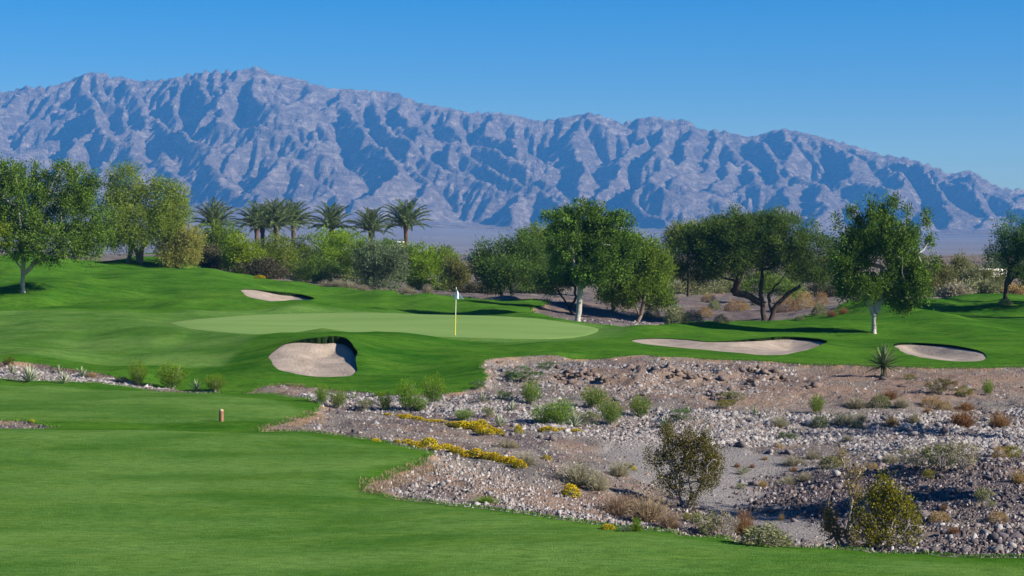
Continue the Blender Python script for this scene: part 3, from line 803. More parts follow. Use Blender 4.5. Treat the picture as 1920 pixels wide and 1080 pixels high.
def tubes(paths, sides=6):
    """paths: list of (pts (k,3), radii (k)) -> verts, quads"""
    V_, F_ = [], []; base = 0
    for pts, rad in paths:
        pts = np.asarray(pts, float); k = len(pts)
        t = np.gradient(pts, axis=0); t /= np.linalg.norm(t, axis=1)[:, None] + 1e-9
        ref = np.where(np.abs(t[:, 2:3]) > .9, [[1., 0, 0]], [[0, 0, 1.]]); u = np.cross(t, ref)
        u /= np.linalg.norm(u, axis=1)[:, None] + 1e-9
        for i in range(1, k):
            q = u[i - 1] - t[i] * (u[i - 1] @ t[i]); u[i] = q / (np.linalg.norm(q) + 1e-9)
        w_ = np.cross(t, u); a_ = np.linspace(0, 2 * math.pi, sides, endpoint=False)
        ring = pts[:, None] + (u[:, None] * np.cos(a_)[None, :, None] + w_[:, None] * np.sin(a_)[None, :, None]) * np.asarray(rad)[:, None, None]
        V_.append(ring.reshape(-1, 3)); i_ = np.arange(k * sides).reshape(k, sides) + base
        F_.append(np.stack([i_[:-1], np.roll(i_[:-1], -1, 1), np.roll(i_[1:], -1, 1), i_[1:]], -1).reshape(-1, 4))
        base += k * sides
    return np.concatenate(V_), np.concatenate(F_)
def limbs(trunks, targets, rng, r0, tip=0.012, wob=0.12):
    """grow limbs from the trunk paths to the clump centres"""
    nodes = []; par = []; own = []
    for path in trunks:
        prev = -1
        for q in path:
            nodes.append(np.array(q, float)); par.append(prev); prev = len(nodes) - 1
    nt_ = len(nodes); top = nodes[nt_ - 1]
    start = [i for i in range(nt_) if nodes[i][2] > 0.55 * max(q[2] for q in nodes[:nt_])] or [nt_ - 1]
    order = np.argsort([np.linalg.norm(t - nodes[start[0]]) for t in targets])
    avail = list(start)
    for k in order:
        t = targets[k]; A_ = np.array([nodes[i] for i in avail])
        dv = t - A_; dist = np.linalg.norm(dv, axis=1) + np.maximum(0, A_[:, 2] - t[2]) * 1.5
        i = avail[int(dist.argmin())]; L = np.linalg.norm(t - nodes[i]); m = max(1, min(4, int(L / 0.5)))
        prev = i
        for s_ in range(1, m + 1):
            f_ = s_ / m; q = nodes[i] + (t - nodes[i]) * f_ + rng.normal(size=3) * wob * L * 0.25 * math.sin(math.pi * f_)
            q[2] -= 0.10 * L * math.sin(math.pi * f_)
            nodes.append(q); par.append(prev); prev = len(nodes) - 1; avail.append(prev)
    n = len(nodes); load = np.zeros(n); haschild = set(par)
    for i in range(n - 1, -1, -1):
        if i not in haschild: load[i] += 1
        if par[i] >= 0: load[par[i]] += load[i]
    rad = tip * load ** 0.5
    rad = tip + np.maximum(rad - tip, 0) * (r0 - tip) / max(rad.max() - tip, 1e-3)
    # smooth taper within the trunks
    paths = []
    for i in range(nt_, n):
        p_ = par[i]; paths.append(([nodes[p_], nodes[i]], [max(rad[i], min(rad[p_], rad[i] * 1.5)), rad[i]]))
    s_ = 0
    for path in trunks:
        k = len(path); g0 = .80 if path[0][2] < 0 else .42
        rr = [min(r0, max(rad[s_ + j], r0 * (g0 - .38 * g0 * j / max(1, k - 1)))) for j in range(k)]
        rr[0] = rr[0] * (1.35 if path[0][2] < 0 else 1.0); paths.append(([nodes[s_ + j] for j in range(k)], rr)); s_ += k
    return paths
def fine_path(pts, rng, wob=0.03, k=3):
    pts = np.array(pts, float); out = [pts[0]]
    for a_, b_ in zip(pts[:-1], pts[1:]):
        for j in range(1, k + 1): out.append(a_ + (b_ - a_) * j / k + (rng.normal(size=3) * wob if j < k else 0))
    return out
def root_at(name, px, py, d=None, rz=0.0, sink=0.0):
    d = hit(px, py, Z) if d is None else d
    x = (px - 960) * d / F; e = bpy.data.objects.new(name, None); COL.objects.link(e)
    e.location = (x, d, float(gz(x, d)) - sink); e.rotation_euler = (0, 0, rz); e.empty_display_size = 0.3
    return e, d
def make_tree(name, px, py, d, trunks, blobs, kind, bark, nclump, per, cr, L, W, r0, label, cat='tree', group=None, seed=1, droop=0, up_=.4, stretch=1, nl=60, depth=.85, shell=.42):
    rng = np.random.default_rng(seed); e, d = root_at(name, px, py, d, sink=0.05)
    b0 = np.array(e.location)
    def loc(q, off=0.0): return np.array(P(q[0], q[1], d)) - b0 + np.array([0, off, 0])
    B_ = []
    for q in blobs:
        c = loc(q); rx = q[2] * d / F; rz = q[3] * d / F; off = (rng.random() - .5) * rx * 1.1
        B_.append((c[0], c[1] + off, c[2], rx, max(rx, rz) * depth, rz))
    if name == 'belt_bush': B_.append((0, -.3, .5, max(abs(q[2]) for q in blobs) * d / F * .9, .8, .6))
    off_ = px > 2000; a_ = kind == 'ash'
    me, cc = foliage('crown', B_, int(nclump * (.8 if off_ else 1.15 if a_ else 1.2)), int(per * (.7 if off_ else 2.0 if a_ else 1.5)), cr * (.80 if a_ else 1), L * (1.5 if off_ else .76 if a_ else 1.0), W * (1.5 if off_ else .80 if a_ else 1.1), LM[kind], rng, up_, droop, stretch, shell)
    obj('crown', me, e)
    tp = []
    for tr in trunks:
        pts = [loc(q) for q in tr]
        if abs(tr[0][1] - py) < 4: pts[0][2] = -0.1
        for j in range(1, len(pts)): pts[j][1] += (rng.random() - .5) * 0.5 * j / len(pts)
        tp.append(fine_path(pts, rng, 0.035))
    sel = rng.choice(len(cc), min(nl, len(cc)), replace=False)
    v, f = tubes(limbs(tp, cc[sel], rng, r0), 7)
    obj('trunk', mesh_np('trunk', v, f, [bark], smooth=True), e)
    return tag(e, label, cat, group)
ASH = dict(L=.17, W=.10); MES = dict(L=.20, W=.045); FEA = dict(L=.26, W=.05)
GT = 'tall trees around the putting green'
make_tree('ash_tree', 43, 553, 125, [[(43,553),(43,520),(46,478),(44,450)],[(46,513),(62,495),(85,478)],[(45,510),(30,490),(18,470)]],
  [(45,395,62,80),(120,385,60,78),(-30,400,62,80),(158,438,46,50),(100,455,95,38),(60,335,34,36),(155,355,36,46),(15,340,32,42),(8,318,13,18),(60,312,12,13),(105,330,12,19),(148,330,11,18),(178,345,12,16),(35,316,10,13),(85,318,9,13),(192,430,22,50)],
  'ash', BK_PALE, 820, 46, .36, .17, .10, .15, 'big dense dark green tree with pale forked trunk standing alone on the left slope', group=GT, seed=11, stretch=1.25, nl=90)
make_tree('ash_tree', -42, 566, 121, [[(-42,566),(-42,520),(-40,470)]], [(-48,440,50,55),(-30,450,38,40),(-60,400,40,40)], 'bright', BK_PALE, 130, 42, .33, .18, .1, .12,
  'bright green tree cut off by the left edge of the photo', group=GT, seed=12)
make_tree('willowy_tree', 262, 491, 160, [[(262,492),(256,470),(240,448),(225,420)],[(263,490),(268,462),(285,440),(300,420)],[(240,492),(246,465),(238,440)]],
  [(235,352,44,46),(300,378,54,46),(212,400,36,56),(270,425,78,46),(332,385,26,42),(318,440,40,40),(213,312,8,18),(240,318,24,15),(295,345,38,15)],
  'feather', BK_TAN, 520, 44, .42, .26, .06, .2, 'tall feathery light green tree with sunlit branching stems behind the left slope', group=GT, seed=13, droop=.7, up_=-.3, nl=70)
make_tree('willowy_tree', 338, 499, 158, [[(338,499),(336,470),(340,440)]], [(342,455,32,38),(322,472,26,24),(362,445,14,28),(350,480,26,14)], 'pale', BK_TAN, 170, 40, .38, .22, .055, .08,
  'pale yellowish drooping tree beside the feathery light green one', group=GT, seed=14, droop=.6, up_=-.3)
make_tree('mesquite_tree', 960, 557, 147, [[(960,557),(955,530),(965,500)],[(945,556),(930,530),(915,505)]],
  [(930,482,40,36),(985,475,42,42),(902,498,22,26),(955,512,60,28),(1000,505,35,35),(925,525,34,18)], 'mesq', BK_DARK, 420, 44, .42, .22, .06, .16,
  'broad dark bushy tree right of the flag, behind the shaded hollow', group=GT, seed=15)
make_tree('mesquite_tree', 1012, 540, 172, [[(1012,540),(1008,500),(1005,460)]], [(1008,446,34,24),(985,455,26,18),(1015,470,40,30)], 'mid', BK_DARK, 170, 40, .42, .22, .06, .12,
  'lighter green tree top peeping out left of the tall tree by the green', group=GT, seed=16)
make_tree('ash_tree', 1083, 606, 120, [[(1083,606),(1086,570),(1088,530),(1092,470)],[(1088,540),(1102,526),(1125,515)]],
  [(1085,420,55,42),(1058,445,38,50),(1128,440,48,46),(1160,432,30,36),(1097,388,32,16),(1140,478,52,42),(1082,492,50,38),(1188,470,16,26),(1182,408,7,12),(1110,515,42,22),(1030,410,14,12),(1165,500,28,25)],
  'ash', BK_PALE, 560, 46, .32, .17, .10, .19, 'tall rounded tree with slender pale grey trunk at the back edge of the putting green', group=GT, seed=17, nl=80)
make_tree('mesquite_tree', 1074, 599, 129, [[(1074,599),(1066,575),(1050,552),(1040,530)],[(1068,580),(1080,556),(1078,535)]], [(1040,528,36,20),(1062,510,40,26),(1015,515,28,20),(1095,505,36,26),(1060,480,34,24),(1130,500,34,24)], 'mesq', BK_DARK, 330, 40, .33, .18, .05, .09,
  'thin dark leaning tree just left of the pale slender trunk', group=GT, seed=18)
make_tree('mesquite_tree', 1193, 606, 127, [[(1193,609),(1203,585),(1208,560),(1215,530)],[(1198,590),(1188,568),(1176,552)],[(1203,582),(1225,560)]],
  [(1185,535,54,26),(1232,552,34,24),(1218,500,44,34),(1142,548,26,16),(1200,470,40,26),(1250,565,16,14),(1170,565,30,10)], 'mid', BK_TAN, 430, 44, .33, .17, .07, .13,
  'low spreading mid green tree right of the pale slender trunk', group=GT, seed=19)
make_tree('mesquite_tree', 1440, 606, 131, [[(1434,606),(1430,575),(1426,545),(1428,505)],[(1444,606),(1450,580),(1470,558),(1500,535)],[(1434,572),(1405,555),(1375,548)],[(1446,582),(1440,555),(1462,530)]],
  [(1400,440,66,42),(1358,428,52,24),(1365,472,60,40),(1330,452,56,38),(1290,472,42,42),(1470,440,58,42),(1522,468,42,42),(1440,478,90,30),(1310,502,46,26),(1545,505,36,30),(1385,410,40,17),(1452,410,40,16),(1570,480,20,30),(1350,500,40,18),(1500,508,40,16)],
  'mesq', BK_DARK, 1080, 46, .36, .20, .05, .24, 'widest dark spreading tree with several thick bare limbs in the right half', group=GT, seed=20, nl=120, droop=.15)
make_tree('mesquite_tree', 1290, 560, 165, [[(1290,560),(1290,500),(1288,460)]], [(1285,446,38,24),(1305,436,26,16),(1262,460,20,20)], 'feather', BK_DARK, 150, 40, .4, .22, .06, .12,
  'light green tree top rising behind the left side of the widest tree', group=GT, seed=21)
make_tree('mesquite_tree', 1445, 575, 155, [[(1445,575),(1440,540)]], [(1440,530,32,18),(1410,540,20,14),(1480,545,30,12)], 'mid', BK_TAN, 110, 36, .36, .2, .06, .1,
  'sunlit green bush seen under the limbs of the widest tree', cat='bush', seed=22)
make_tree('ash_tree', 1639, 629, 100, [[(1639,629),(1638,600),(1640,582),(1648,545),(1655,500)],[(1639,592),(1630,572),(1622,545)],[(1641,585),(1652,565),(1668,530)]],
  [(1640,440,46,48),(1602,472,38,46),(1682,452,42,48),(1580,505,26,36),(1700,500,42,44),(1662,540,58,32),(1722,540,30,34),(1612,540,42,26),(1570,412,6,20),(1632,388,8,14),(1672,386,9,17),(1702,398,8,14),(1736,408,6,20),(1747,452,13,8),(1592,402,7,14),(1756,492,9,10),(1690,575,24,12),(1608,385,5,10),(1655,400,12,14)],
  'ash', BK_PALE, 700, 46, .28, .15, .085, .17, 'upright tree with white forked trunk standing on the grass between the two right bunkers', group=GT, seed=23, stretch=1.35, nl=100)
make_tree('mesquite_tree', 1884, 549, 142, [[(1884,552),(1886,530),(1895,500)],[(1886,535),(1905,515)]],
  [(1925,435,66,42),(1940,480,60,50),(1905,450,46,30),(1882,478,36,26),(1935,490,40,36),(1862,458,12,9),(1925,525,26,16),(1915,430,22,12)], 'mesq', BK_DARK, 330, 44, .36, .19, .055, .15,
  'dark drooping tree cut off by the right edge of the photo', group=GT, seed=24, droop=.4, up_=0)
# trees past the right edge, whose shade falls into the picture
make_tree('mesquite_tree', 2062, 578, 133, [[(2062,578),(2062,500)]], [(2055,400,72,55),(2085,450,90,60),(2040,470,80,55),(2060,350,45,30)], 'mesq', BK_DARK, 420, 40, .45, .25, .07, .2, 'dark tree beyond the right edge on the far mound', seed=25)
make_tree('mesquite_tree', 2190, 600, 119, [[(2190,600),(2190,540)]], [(2190,440,80,50),(2230,490,70,50),(2160,490,60,40)], 'mesq', BK_DARK, 200, 40, .45, .25, .07, .2, 'dark tree beyond the right edge on the mown slope', seed=26)
make_tree('mesquite_tree', 2170, 960, 45, [[(2170,960),(2165,850),(2160,720)]], [(2150,590,125,80),(2200,660,150,90),(2130,690,110,70)], 'mesq', BK_TAN, 170, 40, .34, .18, .05, .12, 'loose desert tree beyond the right edge of the wash', seed=27, up_=.2)
make_tree('mesquite_tree', 2160, 800, 62, [[(2160,800),(2160,680)]], [(2120,560,100,60),(2180,610,90,60)], 'mesq', BK_TAN, 90, 36, .34, .18, .05, .12, 'small desert tree beyond the right edge of the wash', seed=28, up_=.2)
make_tree('mesquite_tree', 1150, 578, 136, [[(1150,582),(1150,530)]], [(1145,490,46,38),(1110,500,34,28),(1180,500,34,30),(1150,455,34,22),(1070,495,40,30)], 'mesq', BK_DARK, 260, 40, .4, .2, .06, .14, 'dark tree mostly hidden behind the slender pale trunked one, added to shade the hollow', group=GT, seed=29)  # added behind its neighbours to deepen the shade in the hollow
make_tree('mesquite_tree', 2018, 592, 127, [[(2018,592),(2018,500)]], [(2016,420,80,60),(2012,480,72,50),(2040,450,70,60)], 'mesq', BK_DARK, 300, 40, .45, .25, .07, .2, 'tall dark tree just past the right edge beside the mown slope', seed=30)
# the belt of bushes and small trees behind the hill
GH = 'bushes in the belt behind the left hill'
HEDGE = [
 (408,512,172,[(410,446,42,28),(402,465,46,32),(430,476,30,22)],'mid',260,'tall dark green bush with palm fronds showing over it'),
 (382,510,168,[(385,482,27,24),(402,490,26,18)],'dusk',130,'low dusky purple-green bush at the left end of the belt'),
 (458,517,166,[(455,468,30,26),(446,488,28,24),(480,490,24,20)],'bright',170,'bright yellow-green bush left of the palm cluster'),
 (515,521,170,[(512,468,34,24),(505,492,34,24),(535,485,24,26)],'feather',190,'olive green bush directly below the palm cluster'),
 (505,523,163,[(500,505,34,15),(470,508,22,11)],'dusk',90,'low shaded bush at the grass edge under the palm cluster'),
 (572,524,172,[(568,468,27,22),(560,495,30,28)],'ash',150,'dark green leafy bush right of the palm cluster'),
 (632,528,176,[(620,450,40,20),(655,458,36,22),(625,480,46,28),(660,492,36,26)],'bright',260,'wide bright green bush between the palm cluster and the single palms'),
 (600,528,168,[(598,505,40,18)],'ash',110,'low dark bush above the lavender-grey scrub'),
 (690,532,172,[(692,470,26,20),(700,495,24,32),(676,508,22,22)],'ash',130,'dark green bush left of the blue-grey one'),
 (718,540,166,[(712,485,42,26),(728,505,36,26),(695,505,28,24),(745,475,18,14)],'sage',230,'big blue-grey feathery bush below the white wall'),
 (790,540,170,[(783,478,24,20),(795,500,30,28),(772,515,24,20)],'bright',160,'yellow-green bush right of the blue-grey one'),
 (832,542,172,[(828,485,24,20),(835,508,28,26),(850,520,22,16)],'feather',160,'light green bush next to the blue roofed house'),
 (860,536,168,[(856,505,20,16),(866,515,14,14)],'olive',80,'olive tinged bush at the right end of the belt'),
 (750,470,185,[(735,462,26,12),(760,470,16,10)],'mid',60,'green bush top in front of the white wall'),
 (905,556,165,[(905,545,30,10),(880,548,18,8)],'dusk',70,'dim low shrub in the shade right of the belt'),
 (1000,556,170,[(1000,548,36,9)],'dusk',70,'dim low shrub under the broad dark tree'),
 (1295,560,170,[(1290,545,42,15),(1330,548,34,13)],'greyg',130,'long grey-green scrub bush behind the tan clumps left of the widest tree'),
 (1375,560,172,[(1372,545,36,14)],'greyg',90,'grey-green scrub bush directly behind the bare limbs'),
 (1555,560,165,[(1548,548,30,16),(1590,555,30,14)],'dusk',100,'dusky scrub between the widest tree and the white trunked one'),
 (1240,545,175,[(1240,520,20,25)],'mid',70,'green bush between the low spreading tree and the widest tree'),
 (1772,556,165,[(1768,520,26,26),(1745,535,26,20)],'olive',140,'olive bush right of the white trunked tree'),
 (1808,552,178,[(1805,500,18,20),(1822,520,18,14)],'olive',90,'small loose olive tree in front of the white wall'),
 (1842,556,166,[(1840,545,36,13),(1805,550,24,10)],'greyg',110,'pale grey-green scrub along the far grass edge at right'),
 (1788,562,160,[(1790,552,28,9)],'grey',70,'low grey scrub at the far grass edge'),
 (1900,566,158,[(1898,556,18,12)],'tan',60,'golden dry bush under the right edge tree'),
 (1862,535,172,[(1855,522,20,14)],'olive',60,'small olive bush by the dark stem at the right'),
 (1730,545,185,[(1725,512,30,24),(1750,520,24,20)],'olive',90,'dusky olive bush behind the crown of the white trunked tree'),
 (1870,530,200,[(1865,500,26,18),(1890,508,20,14)],'sage',80,'grey green bush top behind the white wall'),
 (1825,550,172,[(1828,520,20,16),(1850,535,16,10)],'greyg',80,'grey green bush partly hiding the white wall'),
 (1260,545,200,[(1250,520,30,16),(1275,515,22,14)],'olive',70,'distant olive bush left of the widest tree'),
 (1500,555,190,[(1500,528,40,18),(1540,525,34,18)],'olive',110,'distant olive bush behind the right limbs of the widest tree'),
 (1400,550,200,[(1395,525,34,14),(1350,522,30,14)],'dusk',90,'distant dusky bush behind the left limb of the widest tree'),
 (1900,545,190,[(1898,520,26,16),(1930,515,20,16)],'olive',80,'olive bush behind the right edge tree'),
 (1935,560,160,[(1930,548,22,14)],'olive',60,'olive bush at the very right edge'),
]
for k, (px, py, d, bl, kind, nc_, lab) in enumerate(HEDGE):  # each bush has its own crown
    make_tree('belt_bush', px, py, d, [[(px, py), (px + 3, py - 18)]], [(q_[0], q_[1], q_[2] * 1.12, q_[3] * 1.12) for q_ in bl], kind, BK_TAN, nc_, 36, .38, .21, .075, .05, lab, cat='bush', group=GH if px < 900 else 'scrub beyond the grass', seed=100 + k, nl=16)
print('trees', round(time.time() - T0, 1))

# ---------------------------------------------------------------- palms
def frond_mesh(seed):
    rng = np.random.default_rng(seed); n = 34; L = 3.6
    t = np.linspace(0, 1, n); bend = rng.uniform(.9, 1.25)
    ang = R(10) - bend * t ** 1.4 * 0.9
    x = np.cumsum(np.cos(ang)) * L / n; z = np.cumsum(np.sin(ang)) * L / n
    pts = np.stack([x, np.zeros(n), z], 1)
    v, f = tubes([(pts[::3], np.linspace(.035, .006, len(pts[::3])))], 4)
    tv = [v]; tf = [f]; tint = [np.full(len(v), .9)]; base = len(v)
    ps, ds, Ls = [], [], []
    for i in range(4, n):
        for s_ in (-1, 1):
            for q in range(2):
                sp = t[i]; fwd = np.array([math.cos(ang[i]), 0, math.sin(ang[i])])
                dr = fwd * (0.55 + .5 * sp) + np.array([0, s_ * (1.0 - .4 * sp), 0]) + np.array([0, 0, rng.uniform(.05, .5)]); dr /= np.linalg.norm(dr)
                ps.append(pts[i] + fwd * rng.uniform(0, .08)); ds.append(dr); Ls.append(.62 * math.sin(math.pi * min(1, .16 + .8 * sp)) * rng.uniform(.8, 1.1) + .08)
    v2, f2 = leafquads(np.array(ps), np.array(ds), np.array(Ls), .062, rng)
    tv.append(v2); tf.append(f2 + base); tint.append(np.repeat(rng.random(len(ps)), 4))
    return mesh_np('frond', np.concatenate(tv), np.concatenate(tf), [LM['palm']], attrs={'tint': np.concatenate(tint)})
FR = [frond_mesh(s_) for s_ in (1, 2, 3, 4)]
def palm_trunk(h, seed):
    rng = np.random.default_rng(seed); n = 26
    z = np.linspace(-0.2, h, n); rad = .21 + .05 * np.abs(np.sin(z * 14)) + np.clip((z - h + .9) / .9, 0, 1) * .14
    return mesh_np('trunk', *tubes([(np.stack([np.sin(z * .3 + seed) * .08, z * 0, z], 1), rad)], 10), [BK_PALM], smooth=True)
PALMS = [(400,424,1.0,'palm whose fronds fan out over the tall dark green bush'),(480,425,.95,'palm at the left of the tight palm cluster'),(492,428,.86,'shorter palm tucked between the left palms of the cluster'),
 (519,424,1.05,'fullest palm in the middle of the tight cluster'),(551,421,.98,'palm at the right of the tight cluster'),(622,428,.97,'lone palm just right of the cluster, trunk hidden by bushes'),
 (695,434,.93,'middle one of the three separate palms'),(760,424,1.0,'rightmost separate palm with bare brown trunk'),(833,474,.45,'small far palm showing above the light green bush')]
for k, (px, py, s_, lab) in enumerate(PALMS):
    rng = np.random.default_rng(50 + k); d = [232, 236, 242, 230, 240, 234, 232, 226, 300][k]
    e, d = root_at('date_palm', px, 500, d); x = e.location.x
    top = EYE - (py - HZ) * d / F - e.location.z
    obj('trunk', palm_trunk(top, k), e)
    nf = 46 if s_ > .6 else 26
    for j in range(nf):
        u = (j + .5) / nf; el = R(84 - 84 * u ** 1.1 + rng.normal() * 5); az = j * 2.39996 + rng.normal() * .15
        fo = obj('frond', FR[j % 4], e, (x * 0 + math.sin(top * .3 + k) * .08 + math.cos(az) * .1, math.sin(az) * .1, top - .1))
        sc_ = s_ * (1.02 - .12 * u) * rng.uniform(.92, 1.06) * (1 if s_ > .6 else 1.0)
        fo.rotation_euler = (rng.normal() * .25, -el, az); fo.scale = (sc_,) * 3
    tag(e, lab, 'palm tree', 'palms behind the bushes')
print('palms', round(time.time() - T0, 1))
#@@PART ground plants
# ---------------------------------------------------------------- desert bushes
def bush(kind, variant):
    """unit bush: about 1 wide (-.5..+.5), 1 tall, base at 0; returns (foliage mesh, stems mesh or None)"""
    rng = np.random.default_rng(hash_name(kind) + variant)
    shape, mat, n, L, W = BUSHK[kind]
    if shape == 'broom':      # upright feathery shoots
        k = n // 9; az = rng.random(k) * 6.283; rr = np.sqrt(rng.random(k)) * .5
        tip = np.stack([np.cos(az) * rr, np.sin(az) * rr, (1 - (rr / .58) ** 2.4 * .55) * rng.uniform(.72, 1.08, k)], 1)
        base = tip * np.array([.22, .22, 0]) ; t = rng.random((k, 9)) ** .75 * .85 + .15
        p = base[:, None] + (tip - base)[:, None] * t[..., None] + rng.normal(size=(k, 9, 3)) * .035
        dr = (tip - base) / np.linalg.norm(tip - base, axis=1)[:, None]; dr = np.repeat(dr, 9, 0) + rng.normal(size=(k * 9, 3)) * .42
        dr /= np.linalg.norm(dr, axis=1)[:, None]; p = p.reshape(-1, 3); p[:, 2] = np.maximum(p[:, 2], 0.02)
        v, f = leafquads(p, dr, L * rng.uniform(.6, 1.3, len(p)), W, rng); tint = np.clip(t.reshape(-1) * .6 + rng.normal(size=len(p)) * .18 + .05, 0, 1)
    elif shape == 'dome':     # rounded cushion of small leaves
        d = rng.normal(size=(n, 3)); d[:, 2] = np.abs(d[:, 2]); d /= np.linalg.norm(d, axis=1)[:, None]
        bum = 1 + .16 * np.sin(d[:, 0] * 5 + variant) * np.cos(d[:, 1] * 6 + 2 * variant) + rng.normal(size=n) * .05
        p = d * np.array([.5, .5, .95]) * (bum * rng.random(n) ** .18)[:, None]
        dr = d + rng.normal(size=(n, 3)) * .55; dr /= np.linalg.norm(dr, axis=1)[:, None]
        v, f = leafquads(p, dr, L * rng.uniform(.6, 1.3, n), W, rng); tint = np.clip(rng.normal(.5, .25, n), 0, 1)
    elif shape == 'tuft':     # fine stems fanning from the root
        d = rng.normal(size=(n, 3)); d[:, 2] = np.abs(d[:, 2]) + .25; d /= np.linalg.norm(d, axis=1)[:, None]
        p = d * np.array([.12, .12, 0.02]); p2 = d * np.array([.5, .5, .95]) * rng.uniform(.35, 1.05, n)[:, None]
        dr = p2 - p; Ls = np.linalg.norm(dr, axis=1); dr /= Ls[:, None]
        v, f = leafquads(p, dr, Ls, W, rng); tint = np.clip(rng.normal(.5, .25, n), 0, 1)
        m2 = n; d2 = d[rng.integers(0, n, m2)]; p3 = d2 * np.array([.48, .48, .92]) * (rng.random(m2) ** .4)[:, None] + rng.normal(size=(m2, 3)) * .04
        p3[:, 2] = np.maximum(p3[:, 2], .01); dr3 = d2 + rng.normal(size=(m2, 3)) * .6; dr3 /= np.linalg.norm(dr3, axis=1)[:, None]
        v3, f3 = leafquads(p3, dr3, L * rng.uniform(.5, 1.2, m2), W, rng); f = np.concatenate([f, f3 + len(v)]); v = np.concatenate([v, v3]); tint = np.concatenate([tint, np.clip(rng.normal(.6, .25, m2), 0, 1)])
    elif shape == 'loose':    # open twiggy bush in clumps
        nc = 34; az = rng.random(nc) * 6.283; rr = np.sqrt(rng.random(nc)) * .46; hz = rng.uniform(.25, .95, nc) * (1 - (rr / .62) ** 2 * .5)
        cc = np.stack([np.cos(az) * rr, np.sin(az) * rr, hz], 1); ci = rng.integers(0, nc, n)
        p = cc[ci] + rng.normal(size=(n, 3)) * .055; p[:, 2] = np.maximum(p[:, 2], .02)
        dr = cc[ci] * np.array([1, 1, .6]) + rng.normal(size=(n, 3)) * .5 + np.array([0, 0, .2]); dr /= np.linalg.norm(dr, axis=1)[:, None]
        v, f = leafquads(p, dr, L * rng.uniform(.6, 1.3, n), W, rng); tint = np.clip(rng.random(nc)[ci] * .5 + rng.random(n) * .5, 0, 1)
    me = mesh_np(kind, v, f, [LM[mat]], attrs={'tint': np.repeat(tint, 4)})
    st = None
    if shape in ('broom', 'loose'):
        paths = []
        for q in range(16):
            a = rng.random() * 6.283; rr_ = rng.uniform(.15, .42); h = rng.uniform(.5, .85)
            e_ = np.array([math.cos(a) * rr_, math.sin(a) * rr_, h])
            paths.append(([(0.02 * math.cos(a), .02 * math.sin(a), 0), e_ * np.array([.45, .45, .5]) + rng.normal(size=3) * .03, e_], [.012, .008, .004]))
        st = mesh_np('stems', *tubes(paths, 4), [BK_TWIG])
    return me, st
def hash_name(s_): return sum(ord(c_) * (i + 3) for i, c_ in enumerate(s_)) % 9973
BUSHK = {
 'broom_bush': ('broom', 'gbush', 2700, .085, .016), 'dark_low_bush': ('loose', 'dgreen', 1300, .07, .035),
 'creosote_bush': ('loose', 'creo', 2400, .05, .026), 'brittle_bush': ('dome', 'greyg', 1700, .10, .045),
 'grey_bush': ('tuft', 'grey', 900, .11, .014), 'straw_bush': ('dome', 'tan', 1500, .13, .026),
 'straw_tuft': ('tuft', 'tan', 700, .12, .016), 'rust_tuft': ('tuft', 'rust', 900, .12, .015),
 'grass_tuft': ('tuft', 'pinkish', 1000, .12, .012), 'flower_bush': ('dome', 'mid', 900, .12, .05),
 'sage_bush': ('loose', 'grey', 1300, .07, .03), 'green_tuft': ('tuft', 'gbush', 600, .13, .02), 'greygreen_bush': ('loose', 'greyg', 1500, .08, .03),
 'yellowed_bush': ('loose', 'creoy', 1500, .07, .03),
}
_bc = {}
def get_bush(kind, v_):
    if (kind, v_) not in _bc: _bc[(kind, v_)] = bush(kind, v_)
    return _bc[(kind, v_)]
_bn = [0]
def place_bush(kind, px, py, wpx, hpx, label=None, group=None, name=None, d=None):
    """px, py: foot of the bush; wpx, hpx: size in the 1920 frame"""
    _bn[0] += 1; v_ = _bn[0] % 3
    d = hit(px, py, Z) if d is None else d
    x = (px - 960) * d / F; me, st = get_bush(kind, v_)
    k_ = 1.15 if kind == 'broom_bush' else 1.0
    s_ = (wpx * d / F * k_, wpx * d / F * k_, hpx * d / F * k_)
    big = st is not None and wpx >= 30
    loc = (x, d, float(gz(x, d)) - .03); rz = random.random() * 6.28
    if big:
        e = bpy.data.objects.new(name or kind, None); COL.objects.link(e); e.location = loc; e.rotation_euler = (0, 0, rz); e.scale = s_; e.empty_display_size = .2
        obj('foliage', me, e); obj('stems', st, e)
    else:
        e = obj(name or kind, me); e.location = loc; e.rotation_euler = (0, 0, rz); e.scale = s_
    tag(e, label, 'bush' if 'tuft' not in kind else 'dry plant', group)
    return e
GD = 'bushes growing in the desert wash'
